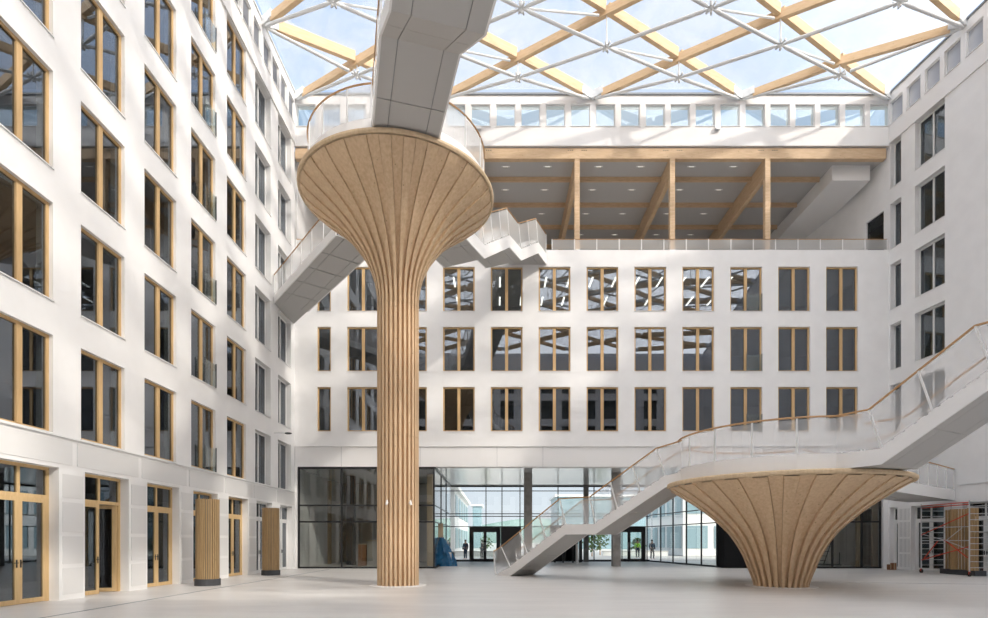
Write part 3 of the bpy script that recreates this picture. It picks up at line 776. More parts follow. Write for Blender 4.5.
# lower steel: hubs, posts, struts, tubes
for j in range(1, 13):
    for i in range(1, 8):
        if (i+j) % 2: continue
        x, y = nodept(i, j); zl, zt = zlow(x, y), ztop(x, y)
        seen_ = j <= 3
        lb = 'white steel roof node with post, %s rank from the back wall, %s from the left' % (ORD[j-1], ORD[(i-1)//2]) if seen_ else 'white steel roof node with post above the hall'
        t = thing('truss_node', lb, 'roof node', (x, y, zl), group='steel nodes of the roof' if seen_ else 'steel nodes of the roof nearer the viewer')
        hb = MB(); hb.sphere((x, y, zl), .13, 10, 7)
        for q in range(8):
            a = q*PI/4 + .4; hb.tube((x+.1*math.cos(a), y+.1*math.sin(a), zl), (x+.30*math.cos(a), y+.30*math.sin(a), zl+.03*(-1)**q), .05, 6); hb.sphere((x+.27*math.cos(a), y+.27*math.sin(a), zl+.07), .05, 6, 4)
        hb.tube((x, y, zl-.2), (x, y, zl+.3), .06, 8)
        hb.build('hub', roof_steel, t)
        MB().tube((x, y, zl+.2), (x, y, zt-.28), .035, 6).build('post', roof_steel, t)
        if inb(i+1, j-1) and i+1 < 8 and j-1 > 0:
            x2, y2 = nodept(i+1, j-1); z2 = ztop(x2, y2)-.35
            a, b2 = Vector((x, y, zl)), Vector((x2, y2, z2)); dd = (b2-a)
            MB().tube(a+dd*.07, a+dd*.9, .055, 8).build('strut', roof_steel, t)
        for di in (1, -1):          # tubes towards the back
            ii, jj = i+di, j-1
            if not inb(ii, jj): continue
            x2, y2 = nodept(ii, jj); z2 = zlow(x2, y2) if 0 < ii < 8 and jj > 0 else ztop(x2, y2)-.22
            a, b2 = Vector((x, y, zl)), Vector((x2, y2, z2)); dd = b2-a
            lb = ('white roof tube from %s node of %s rank to rear %s' % (ORD[(i-1)//2], ORD[j-1], 'right' if di == 1 else 'left')) if seen_ else 'white steel roof tube above the hall'
            tt = thing('steel_tube', lb, 'tube', a, group='steel tubes of the roof' if seen_ else 'steel tubes of the roof nearer the viewer')
            MB().tube(a+dd*.09, a+dd*.91, .085, 10).build('pipe', roof_steel, tt)
            MB().tube(a+dd*.04, a+dd*.09, .045, 8, .085).build('end_fitting', roof_steel, tt); MB().tube(a+dd*.91, a+dd*.96, .085, 8, .045).build('end_fitting', roof_steel, tt)
        for di in (1, -1):          # tubes that run forward to the side walls
            ii, jj = i+di, j+1
            if ii in (0, 8):
                x2, y2 = nodept(ii, jj); a, b2 = Vector((x, y, zl)), Vector((x2, y2, ztop(x2, y2)-.22)); dd = b2-a
                lb = ('white steel roof tube from the %s rank node down to the %s wall' % (ORD[j-1], 'left' if di == -1 else 'right')) if seen_ else 'white steel roof tube above the hall'
                tt = thing('steel_tube', lb, 'tube', a, group='steel tubes of the roof' if seen_ else 'steel tubes of the roof nearer the viewer')
                MB().tube(a+dd*.09, a+dd*.91, .085, 10).build('pipe', roof_steel, tt)
                MB().tube(a+dd*.91, a+dd*.96, .085, 8, .045).build('end_fitting', roof_steel, tt)
# film cushions between the beams
def cushion(cs, label, seen_):
    """cs: 3 or 4 corner points; pillow with an upper and a lower skin"""
    n = 8; mb = MB()
    c4 = cs if len(cs) == 4 else [cs[0], cs[1], cs[2], cs[2]]
    def pt(u, v, sg):
        p = (c4[0]*(1-u) + c4[1]*u)*(1-v) + (c4[3]*(1-u) + c4[2]*u)*v
        k = 16*u*(1-u)*v*(1-v); return p + Vector((0, 0, .36 + (.55 if sg > 0 else -.12)*k**.6))
    for sg in (1, -1):
        vs = [pt(i/n, j/n, sg) for j in range(n+1) for i in range(n+1)]
        fs = [(j*(n+1)+i, j*(n+1)+i+1, (j+1)*(n+1)+i+1, (j+1)*(n+1)+i) for j in range(n) for i in range(n)]
        mb.add(vs, fs)
    o = mb.build('film_cushion', film_m, None, smooth=True)
    tag(o, label, 'roof cushion', 'transparent cushions of the roof' if seen_ else 'transparent roof cushions nearer the viewer')
def P3(i, j): x, y = nodept(i, j); return Vector((x, y, ztop(x, y)))
for j in range(0, JM+1):
    for i in range(0, 9):
        # rhombus whose back corner is lattice point (i,j)
        if (i+j) % 2 == 0:
            ok = [inb(i-1, j+1), inb(i+1, j+1), inb(i, j+2)]
            seen_ = j <= 2
            lbs = lambda kind: ('%s clear film roof cushion, back corner in rank %s, %s from the left' % (kind, SPELL[j], ORD[i//2])) if seen_ else 'clear film roof cushion high above the hall'
            if all(ok): cushion([P3(i, j), P3(i+1, j+1), P3(i, j+2), P3(i-1, j+1)], lbs('diamond-shaped'), seen_)
            elif i == 0 and inb(1, j+1) and inb(0, j+2): cushion([P3(0, j), P3(1, j+1), P3(0, j+2)], lbs('triangular wall-side'), seen_)
            elif i == 8 and inb(7, j+1) and inb(8, j+2): cushion([P3(8, j), P3(7, j+1), P3(8, j+2)], lbs('triangular wall-side'), seen_)
for i in range(0, 8, 2):
    cushion([P3(i, 0), P3(i+1, 1), P3(i+2, 0)], 'triangular clear film roof cushion on the back wall, %s from the left' % ORD[i//2], True)

# ------------------------------------------------------------------ ground-floor doors and windows of the left facade
def leaf(w, h, m_, hinge, ang, y, name='door_leaf', handle_side=1, parent=None, x0=0):
    pass
DN = [1]
def shopfront(P, u, w, h, rotz, label, fm, doors=2, open_leaf=False, depth=.27, cat='door'):
    DN[0] += 1
    t = thing('door_%d' % DN[0], label, cat, P(u, 0, 0), kind='structure', rotz=rotz, local=True)
    f = MB(); y0, y1 = depth, depth+.09; fw = .085; zt = 2.72
    f.box(0, fw, y0, y1, 0, h); f.box(w-fw, w, y0, y1, 0, h); f.box(fw, w-fw, y0, y1, h-fw, h); f.box(fw, w-fw, y0, y1, zt, zt+.10)
    f.build('frame', fm, t)
    MB().box(w/2-.04, w/2+.04, y0, y1, zt+.1, h-fw).build('mullion', fm, t)
    for a, b2 in ((fw, w/2-.04), (w/2+.04, w-fw)): MB().box(a, b2, y0+.04, y0+.05, zt+.1, h-fw).build('transom_pane', win_glass, t)
    lw = (w-2*fw)/doors
    for k in range(doors):
        a = fw + k*lw; lf = MB(); b = .11
        opn = open_leaf and k == doors-1
        lf.box(0, b, 0, .07, .01, zt); lf.box(lw-b, lw, 0, .07, .01, zt); lf.box(b, lw-b, 0, .07, zt-b, zt); lf.box(b, lw-b, 0, .07, .01, .13)
        L_ = lf.build('door_leaf', fm, t); pn = MB().box(b, lw-b, .03, .04, .13, zt-b).build('pane', win_glass, L_)
        hx = lw-.06 if k == 0 else .06
        hd = MB(); hd.tube((hx, -.05, 1.05), (hx+(.12 if k else -.12), -.05, 1.05), .012, 6); hd.tube((hx, 0, 1.05), (hx, -.05, 1.05), .012, 6); hd.box(hx-.02, hx+.02, -.01, 0, .93, 1.13)
        hd.build('handle', black_metal, L_)
        if opn:      # hinged on the far jamb and swung into the building
            L_.location = (a+lw-.02, y0+.05, 0); L_.rotation_euler = (0, 0, PI + -1.25)
        else: L_.location = (a, y0, 0)
    return t
names = ['wide timber glazed double door nearest the viewer in the left facade', 'timber glazed double door in the left facade standing ajar', 'closed timber glazed double door between the ajar door and the first slatted screen',
         'timber glazed door behind the nearer slatted screen', 'timber glazed door between the two slatted screens', 'white-framed glazed door behind the farther slatted screen', 'white-framed glazed door in the left facade beside the back corner']
for k in range(7):
    a, b2 = GL[k+4]
    shopfront(PL, a, b2-a, 3.57, PI/2, names[k], door_oak if k < 5 else white_metal, 2, open_leaf=(k == 1))
shopfront(PR, .04, .56, 3.53, ROTR, 'narrow white-framed window on the ground floor beside the right back corner', white_metal, 1, cat='window')
shopfront(PR, 1.47, 1.94, 3.53, ROTR, 'white-framed glazed double door behind the scaffold on the right', white_metal, 2)
shopfront(PR, 4.4, 1.9, 3.53, ROTR, 'white-framed glazed door behind the slatted screen on the right', white_metal, 2)
shopfront(PR, 7.2, 1.9, 3.53, ROTR, 'white-framed glazed door at the right outside the photo', white_metal, 2)

# ------------------------------------------------------------------ slatted screens
def slat_screen(label, c, r, h):
    t = thing('slatted_screen', label, 'screen', (c[0], c[1], 0), group='round slatted timber screens')
    MB().lathe([(0.01, 0), (r+.07, 0), (r+.07, .24), (0.01, .24)], c, 32).build('plinth', plinth_mat, t)
    n = 32
    for k in range(n):
        a = 2*PI*k/n; 
        front = math.atan2(-c[1], -c[0]); da = (a-front+PI) % (2*PI)-PI
        rr = r
        x, y = c[0]+rr*math.cos(a), c[1]+rr*math.sin(a)
        MB().bar((x, y, .24), (x, y, h), .060 if abs(da) > .45 else .026, .05, up=(-math.sin(a), math.cos(a), 0)).build('slat', slat_wood, t)
    MB().lathe([(r*.84, .24), (r*.84, h-.02), (.01, h-.02)], c, 32).build('core', plinth_mat, t)
slat_screen('nearer round slatted timber screen on a dark plinth before the left facade', (-10.45, 20.15), .36, 3.10)
slat_screen('farther round slatted timber screen on a dark plinth before the left facade', (-10.62, 26.2), .35, 3.14)
# wavy screen on the right
t = thing('wavy_screen', 'wavy slatted timber screen standing inside the scaffold on the right', 'screen', (22.1, 26.4, 0))
MB().bar((22.12, 27.55, .12), (21.98, 25.35, .12), .5, .24).build('plinth', plinth_mat, t)
for k in range(34):
    s_ = (k+.5)/34; y = 27.5 - 2.1*s_; x = 22.08 - .14*s_ + .26*math.sin(s_*4*PI)
    MB().box(x-.035, x+.035, y-.031, y+.031, .24, 3.12).build('slat', slat_wood, t)

# ------------------------------------------------------------------ scaffold
t = thing('rolling_scaffold', 'aluminium rolling scaffold with red braces by the right wall', 'scaffold', (22, 26.5, 0))
SX0, SX1, SY0, SY1 = 21.25, 22.75, 25.1, 27.95
for (x, y) in ((SX0, SY0), (SX1, SY0), (SX0, SY1), (SX1, SY1)):
    MB().tube((x, y, .2), (x, y, 3.45), .028, 8).build('upright', alu, t)
    wl_ = MB(); wl_.tube((x-.03, y, .1), (x+.03, y, .1), .10, 14); cst = MB().tube((x, y, .1), (x, y, .22), .04, 8).build('caster', red_paint, t); wl_.build('wheel', rubber, cst)
    
for y in (SY0, SY1):
    for k in range(12): MB().tube((SX0, y, .4+.27*k), (SX1, y, .4+.27*k), .018, 6).build('rung', alu, t)
for a, b2 in (((SX0, SY1, 1.9), (SX0, SY0, 2.85)), ((SX0, SY1, .65), (SX0, SY0, 1.35)), ((SX0, 26.5, 1.65), (SX0, SY0+.1, .85)), ((SX0, SY1-.2, .75), (SX0, 26.9, 1.6))):
    MB().tube(a, b2, .024, 6).build('diagonal_brace', red_paint, t)
for z, m_ in ((3.25, red_paint), (1.62, alu), (1.05+1.2, alu), (3.35, red_paint)):
    MB().tube((SX0, SY1, z), (SX0, SY0, z), .024, 6).build('guard_rail', m_, t)
for z in (3.25, 2.0): MB().tube((SX1, SY1, z), (SX1, SY0, z), .022, 6).build('guard_rail', alu, t)
MB().tube((SX0, SY1, 1.95), (SX0, 26.4, 1.62), .018, 6).build('diagonal_brace', alu, t)
MB().tube((SX0, 26.4, 1.62), (SX0, 25.5, 2.2), .018, 6).build('diagonal_brace', alu, t)
MB().tube((SX0, 26.4, 1.62), (SX0, SY0, 1.2), .018, 6).build('diagonal_brace', alu, t)

# ------------------------------------------------------------------ entrance zone
struct(MB().box(-12, 23.5, YB+.5, 44.1, 5.90, 6.1).build('ceiling_entrance', gloss_ceiling), 'pale glossy ceiling over the entrance zone', 'ceiling')
for i, (px, yy, w) in enumerate(((528, 35.3, .5), (586, 42.9, .36), (616, 35.3, .5))):
    x = (px-CX)/F*yy
    o = MB().box(x-w/2, x+w/2, yy-w/2, yy+w/2, 0, 5.9).build('concrete_pillar', concrete)
    tag(o, ['square concrete pillar just left of the lower stair flight', 'slimmer concrete pillar by the glazing behind the lower stair', 'square concrete pillar behind the landing of the lower stair'][i], 'pillar', 'concrete pillars in the entrance zone')
def fx(px, y): return (px-CX)/F*y
def glazing(name, label, a, b2, z0, z1, vs, hs, gm, fw=.07, base=.1):
    """framed glazing between plan points a and b2; vs: fractions for mullions; hs: transom heights"""
    a = Vector((*a, 0)); b2 = Vector((*b2, 0)); d_ = b2-a; nrm = Vector((-d_.y, d_.x, 0)).normalized()
    t = thing(name, label, 'glazing', a, kind='structure')
    fr = MB(); fr.bar(a+Vector((0, 0, z0+base/2)), b2+Vector((0, 0, z0+base/2)), .1, base); fr.bar(a+Vector((0, 0, z1-.06)), b2+Vector((0, 0, z1-.06)), .1, .12); fr.build('frame', black_metal, t)
    for z in hs: MB().bar(a+Vector((0, 0, z)), b2+Vector((0, 0, z)), .06, fw*.9).build('transom', black_metal, t)
    for f_ in vs: p = a+d_*f_; MB().bar(p+Vector((0, 0, z0)), p+Vector((0, 0, z1)), .08, fw, up=d_).build('mullion', black_metal, t)
    fs = sorted(set([0.0, 1.0] + list(vs)))
    for f0, f1 in zip(fs, fs[1:]):
        p, q = a+d_*f0, a+d_*f1
        MB().add([p+Vector((0, 0, z0+base)), q+Vector((0, 0, z0+base)), q+Vector((0, 0, z1-.1)), p+Vector((0, 0, z1-.1))], [(0, 1, 2, 3)]).build('pane', gm, t)
    return t
YC = 43.5
xa = (434.5-CX)/F*YB
XBL = XL + .15
glazing('window_front_left', 'black-framed glass front of the room at the left end of the back wall', (XBL, YB+.15), (xa, YB+.15), 0, 5.92, [.006, (fx(341, YB)-XBL)/(xa-XBL), .66, .994], [3.68, 2.72], box_glass, .1)
glazing('window_side_left', 'black-framed glass side wall of the left room receding into the entrance', (xa, YB+.2), (xa, YC), 0, 5.92, [.33, .66], [3.68, 2.72], clear_glass, .06)
ms = [fx(p, YC) for p in (450, 486, 502, 520, 558, 594, 622, 647)]
x0, x1 = xa, fx(649.6, YC)
glazing('window_entrance', 'tall glazed entrance wall with black frames at the far end', (x0, YC), (x1, YC), 0, 5.92, [(m__-x0)/(x1-x0) for m__ in ms], [5.5, 3.72, 3.52, 2.72], clear_glass, .07, base=.15)
glazing('window_vestibule', 'slanting glazed side wall of the entrance behind the squat column', (x1, YC), (fx(718, 33.9), 33.9), 0, 5.92, [.2, .4, .6, .8, .99], [3.6, 2.72], clear_glass, .07)
xq = fx(752, YB+.3)
o = MB().box(fx(718, 33.9), xq+.1, 33.0, 33.9, 0, 5.9).build('black_partition', dark_fabric); struct(o, 'matt black partition left of the squat column base', 'wall')
xe = fx(881, YB+.2)
glazing('window_front_right', 'black-framed glass front of the room at the right end of the back wall', (xq, YB+.2), (xe, YB+.2), 0, 5.92, [.006, .33, .62, (fx(861.6, YB+.2)-xq)/(xe-xq), .992], [2.72], box_glass, .1)
struct(MB().box(xe+.02, XR0-.02, YB+.02, YB+.45, 0, 5.92).build('wall_corner_pier', white_panel), 'slim white pier at the right back corner', 'wall')
struct(MB().box(XL, XBL-.02, YB+.02, YB+.5, 0, 5.92).build('wall_corner_pier_left', white_panel), 'slim white pier at the left back corner', 'wall')
# double entrance doors in black frames
def entrance_door(px0, px1, label):
    DN[0] += 1
    xa_, xb_ = fx(px0, YC), fx(px1, YC); t = thing('door_%d' % DN[0], label, 'door', (xa_, YC-.12, 0), kind='structure')
    f = MB(); f.box(xa_, xa_+.22, YC-.22, YC-.05, 0, 2.72); f.box(xb_-.22, xb_, YC-.22, YC-.05, 0, 2.72); f.box(xa_+.22, xb_-.22, YC-.22, YC-.05, 2.42, 2.72); f.build('frame', black_metal, t)
    xm = (xa_+xb_)/2
    for a, b2, s_ in ((xa_+.22, xm, -1), (xm, xb_-.22, 1)):
        l = MB(); l.box(a, a+.11, YC-.2, YC-.1, .02, 2.42); l.box(b2-.11, b2, YC-.2, YC-.1, .02, 2.42); l.box(a+.11, b2-.11, YC-.2, YC-.1, .02, .22); l.box(a+.11, b2-.11, YC-.2, YC-.1, 2.28, 2.42)
        lf = l.build('door_leaf', black_metal, t); MB().box(a+.11, b2-.11, YC-.16, YC-.15, .22, 2.28).build('pane', clear_glass, lf)
        hxx = xm + s_*.06; MB().tube((hxx, YC-.27, .8), (hxx, YC-.27, 1.5), .015, 6).build('handle', alu, lf)
entrance_door(469.5, 500.6, 'black double entrance door left of the lower staircase')
entrance_door(612, 645, 'black double entrance door right of the lower staircase')
o = MB().box(fx(500.8, YC), fx(521, YC), YC-.35, YC-.08, 0, 2.72).build('black_cabinet', black_metal); struct(o, 'black panel box beside the left entrance door', 'wall')
t = thing('revolving_door', 'black-framed revolving door drum behind the lower staircase', 'door', (fx(566, 42.6), 42.2, 0))
cx_, cy_ = fx(566, 42.3), 42.2
for k in range(10):
    a = 2*PI*k/10; MB().box(cx_+1.15*math.cos(a)-.06, cx_+1.15*math.cos(a)+.06, cy_+1.15*math.sin(a)-.06, cy_+1.15*math.sin(a)+.06, 0, 2.5).build('drum_post', black_metal, t)
MB().lathe([(0.01, 2.5), (1.25, 2.5), (1.25, 2.75), (0.01, 2.75)], (cx_, cy_), 32).build('canopy', black_metal, t)
for k in range(3): a = k*PI/3+.3; MB().bar((cx_-1.0*math.cos(a), cy_-1.0*math.sin(a), 1.3), (cx_+1.0*math.cos(a), cy_+1.0*math.sin(a), 1.3), .05, 2.3).build('wing', black_metal, t)
o = MB().tube((fx(577, 40), 40, 0), (fx(577, 40), 40, 1.4), .11, 12).build('bollard', alu); tag(o, 'short grey cylindrical bollard in front of the revolving door', 'bollard')
# interior of left glass room
struct(MB().box(XL-.3, xa-.3, 42.0, 42.2, 0, 5.9).build('wall_room_left_back', room_wall), 'back wall of the left glass room', 'wall')
struct(MB().box(XL-.45, XL-.05, YB+.55, 44, 0, 5.9).build('wall_room_left_side', plaster), 'side wall of the left glass room', 'wall')
x = fx(351, 37); tag(MB().box(x-.25, x+.25, 36.8, 37.3, 0, 5.9).build('concrete_pillar', plinth_mat), 'dark pillar inside the glass room on the left', 'pillar')
for i, (p0, p1, yy, h) in enumerate(((301, 318, 38.5, 5.8), (323, 331, 38.8, 5.8))):
    t = thing('timber_wall_cladding', ['broad tan timber wall panel inside the left glass room', 'narrow tan timber wall panel inside the left glass room'][i], 'panel', (fx(p0, yy), yy, 0))
    MB().box(fx(p0, yy), fx(p1, yy), yy, yy+.12, 0, h).build('board', tan_board, t)
for i, (p0, p1, h) in enumerate(((358, 366, 1.35), (367, 377, 1.6))):
    yy = 36; t = thing('storage_crate', ['low brown crate inside the left glass room', 'taller grey crate inside the left glass room beside the column'][i], 'crate', (fx(p0, yy), yy, 0))
    MB().box(fx(p0, yy), fx(p1, yy), yy, yy+.6, 0, h).build('body', cardboard if i == 0 else room_wall, t); MB().box(fx(p0, yy)-.03, fx(p1, yy)+.03, yy-.03, yy+.63, h, h+.05).build('lid', tan_board, t)
x = fx(433, 33.4); t = thing('timber_wall_cladding', 'upright tan timber board standing behind the glass left of the entrance', 'panel', (x, 33.4, 0)); MB().box(x-.35, x, 33.3, 33.4, .1, 5.6).build('board', tan_board, t)
# interior of right glass room
struct(MB().box(xq-.2, XR0+6, 37.4, 37.6, 0, 5.9).build('wall_room_right_back', plaster), 'back wall of the right glass room', 'wall')
for i, (p0, p1) in enumerate(((857, 861), (873, 878))):
    yy = 33.6; t = thing('timber_wall_cladding', 'narrow tan timber post behind the right glass front, %s' % ('by the mullion' if i == 0 else 'by the corner'), 'panel', (fx(p0, yy), yy, 0))
    MB().box(fx(p0, yy), fx(p1, yy), yy, yy+.15, 0, 5.8).build('board', tan_board, t)
x = fx(828, 34.5); t = thing('step_ladder', 'dark step ladder trolley behind the right glass front', 'ladder', (x, 34.5, 0))
for s_ in (-.35, .35):
    MB().bar((x-.5, 34.5+s_, .1), (x+.15, 34.5+s_, 2.0), .04, .04).build('rail', anod, t); MB().bar((x+.5, 34.5+s_, .1), (x+.5, 34.5+s_, .9), .04, .04).build('rear_leg', anod, t)
for k in range(6): MB().bar((x-.4+.1*k, 34.15, .4+.28*k), (x-.4+.1*k, 34.85, .4+.28*k), .16, .03).build('tread', anod, t)
MB().box(x-.6, x+.6, 34.1, 34.9, .1, .18).build('base_frame', anod, t)

# blue tarpaulin bundle
t = thing('covered_pile', 'pile of material under a crumpled blue tarpaulin by the glass room corner', 'pile', (fx(446, 35), 35, 0))
mb = MB(); n_, m2 = 20, 12; cx_, cy_ = fx(447, 35.2), 35.2
for j in range(m2+1):
    s_ = j/m2
    for i in range(n_):
        a = 2*PI*i/n_; fold = 1 + .13*math.sin(5*a+4*s_)*(1-s_*.5) + .08*math.sin(9*a-5*s_) + random.uniform(-.06, .06)
        rx, ry = .62*(1-.78*s_**1.9), .5*(1-.78*s_**1.9)
        mb.v.append((cx_ + rx*fold*math.cos(a) - .34*s_, cy_ + ry*fold*math.sin(a), 1.78*s_*(1+.04*math.sin(3*a)) + .0))
for j in range(m2):
    for i in range(n_): mb.f.append([j*n_+i, j*n_+(i+1) % n_, (j+1)*n_+(i+1) % n_, (j+1)*n_+i]); mb.m.append(0)
mb.f.append([m2*n_+i for i in range(n_)]); mb.m.append(0)
mb.build('tarpaulin', tarp_m, t)
MB().box(cx_-.25, cx_+.3, cy_-.25, cy_+.25, 0, .9).build('packing_case', ext_white, t)
x = fx(441.5, 35.9); o = MB().box(x-.2, x+.1, 35.9, 36.0, 0, 2.75).build('timber_board', tan_board); tag(o, 'upright brown timber board behind the blue tarpaulin', 'board')
o = MB().box(fx(438, 34.4), fx(468, 34.4), 34.0, 34.8, 0, .02).build('floor_sheet', ext_white); tag(o, 'thin white sheet lying on the floor in front of the tarpaulin', 'sheet')
# boxes by the right narrow window
for i, (p0, p1, h) in enumerate(((889.3, 892.2, .30), (892.8, 896.5, .38))):
    yy = 30.9; x0_, x1_ = fx(p0, yy), fx(p1, yy); t = thing('cardboard_box', ['smaller brown cardboard box at the foot of the right corner pier', 'larger brown cardboard box at the foot of the right corner pier'][i], 'box', (x0_, yy, 0))
    MB().box(x0_, x1_, yy, yy+.2, 0, h).build('carton', cardboard, t); MB().box((x0_+x1_)/2-.02, (x0_+x1_)/2+.02, yy-.003, yy+.2, .02, h+.004).build('tape', tan_board, t)
# white tubs inside the nearest door
for i, (y_, x_) in enumerate(((13.35, -12.6), (14.35, -12.55))):
    t = thing('packing_tub', ['white tub inside the nearest glazed door, further left', 'white tub with a brown label inside the nearest glazed door, right leaf'][i], 'tub', (x_, y_, 0))
    MB().lathe([(.01, 0), (.17, 0), (.20, .36), (.21, .36), (.21, .39), (.01, .39)], (x_, y_), 20).build('body', ext_white, t)
    MB().box(x_+.14, x_+.195, y_-.09, y_+.09, .1, .28).build('paper_label', cardboard, t)

# wall lamp near the left back corner, cameras on the back parapet
y0 = 30.6 ; zl_ = 1.6+(CY-434)*y0/F
t = thing('wall_lamp', 'small grey area lamp on a thin arm near the left back corner', 'lamp', (XL, y0-1.0, zl_))
yl = 29.4; zl_ = 1.6+(CY-433.3)*yl/F
MB().tube((XL, yl, zl_+.02), (XL+.55, yl, zl_+.02), .02, 8).build('arm', white_metal, t)
MB().sphere((XL+.75, yl, zl_), .2, 12, 6, (1, .6, .28)).build('lamp_head', anod, t)
for i, px in enumerate((478.8, 716.3)):
    x = fx(px, YB); z = 25.35
    t = thing('wall_speaker', ['small grey box speaker under the parapet windows beside the column platform', 'small grey box speaker under the parapet windows above the terrace posts'][i], 'speaker', (x, YB-.1, z))
    MB().box(x-.14, x+.14, YB-.28, YB-.12, z, z+.17).build('housing', alu, t); MB().box(x-.03, x+.03, YB-.12, YB-.08, z+.04, z+.12).build('bracket', anod, t)
for i, k in enumerate((1, 4, 7, 10, 13, 16)):          # small lamps seen behind the parapet windows
    x = clx[k] + .65; t = thing('roof_lamp', 'small white lamp behind the back parapet windows, %s from the right' % ORD[i], 'lamp', (x, YB+.9, 25.6), group='lamps behind the back parapet windows')
    MB().sphere((x, YB+.9, 26.0), .12, 10, 6).build('globe', lamp_m, t); MB().tube((x, YB+.9, 24.45), (x, YB+.9, 25.9), .03, 6).build('stem', white_metal, t)

# ------------------------------------------------------------------ outdoors behind the entrance
def bld(label, x0, x1, y0, y1, h, wm, floors, nb, side=None):
    t = thing('building', label, 'building', (x0, y0, 0))
    MB().box(x0, x1, y0, y1, 0, h).build('wall', wm, t)
    MB().box(x0-.4, x1+.4, y0-.4, y1+.4, h, h+.4).build('roof', ext_white, t)
    fh_ = h/floors
    for f_ in range(floors):
        for k in range(nb):
            a = x0 + (x1-x0)*(k+.12)/nb; c_ = x0 + (x1-x0)*(k+.88)/nb
            MB().box(a, c_, y0-.08, y0-.02, f_*fh_+.8, (f_+1)*fh_-.5).build('window', ext_blue, t)
        if side:
            ns = 5
            for k in range(ns):
                a = y0 + (y1-y0)*(k+.15)/ns; c_ = y0 + (y1-y0)*(k+.85)/ns; xx = x1 if side > 0 else x0
                MB().box(xx-.06 if side < 0 else xx+.02, xx-.02 if side < 0 else xx+.08, a, c_, f_*fh_+.8, (f_+1)*fh_-.5).build('window', ext_blue, t)
bld('white building with receding glazed side seen through the left of the entrance', -22, -4.4, 58, 84, 7.0, ext_white, 2, 4, 1)
bld('white banded office building seen through the slanting glass on the right', 20, 44, 60, 75, 15, ext_white, 4, 8, -1)
bld('low grey-blue building in the distance right of centre', 12, 30, 112, 124, 10.5, ext_blue, 3, 7)
bld('small grey-blue block on the far side of the square', -5.6, -3.6, 128, 136, 9.6, ext_blue, 3, 1)
mb = MB(); n_ = 60
for k in range(n_+1):
    x = -320+640*k/n_; h = 13 + 4*math.sin(x*.021+1) + 2.5*math.sin(x*.055)
    mb.v += [(x, 420, -1), (x, 440, h), (x, 520, h*.8)]
for k in range(n_):
    for q in (0, 1): mb.f.append([3*k+q, 3*k+3+q, 3*k+4+q, 3*k+1+q]); mb.m.append(0)
tag(mb.build('wooded_hill', hillm), 'long low wooded hill on the horizon beyond the square', 'hill', kind='structure')
for i, (px, yy, h) in enumerate(((592, 58, 2.4), (637, 66, 2.0), (486, 74, 2.2), (600, 64, 2.8))):
    x = fx(px, yy); t = thing('shrub', 'leafy green shrub outside the glass, %s' % ['under the staircase landing', 'behind the right entrance door', 'behind the left entrance door', 'farther back under the staircase landing'][i], 'shrub', (x, yy, 0))
    mb = MB()
    for q in range(90):
        a, b2, r = random.random()*2*PI, random.random()*PI, .35+.65*random.random()
        p = Vector((x+r*1.1*math.cos(a)*math.sin(b2), yy+r*1.0*math.sin(a)*math.sin(b2), h*.6+r*h*.4*math.cos(b2))); d1 = Vector((random.uniform(-1, 1), random.uniform(-1, 1), random.uniform(-1, 1))).normalized()*.2; d2 = d1.cross(Vector((.3, .5, .8))).normalized()*.16
        mb.add([p-d1, p+d2, p+d1, p-d2], [(0, 1, 2, 3)])
    mb.build('foliage', leafm, t); MB().tube((x, yy, 0), (x, yy, h*.6), .07, 6, .04).build('stem', rail_wood, t)
for i, (px, yy) in enumerate(((476, 58), (640, 60))):
    x = fx(px, yy); t = thing('low_wall', ['low pale kerb wall outside the left entrance door', 'low pale kerb wall outside the right entrance door'][i], 'wall', (x, yy, 0))
    MB().box(x-4, x+3, yy, yy+.5, 0, .45).build('wall_body', ext_white, t); MB().box(x-4.05, x+3.05, yy-.05, yy+.55, .45, .55).build('coping', plaza, t)

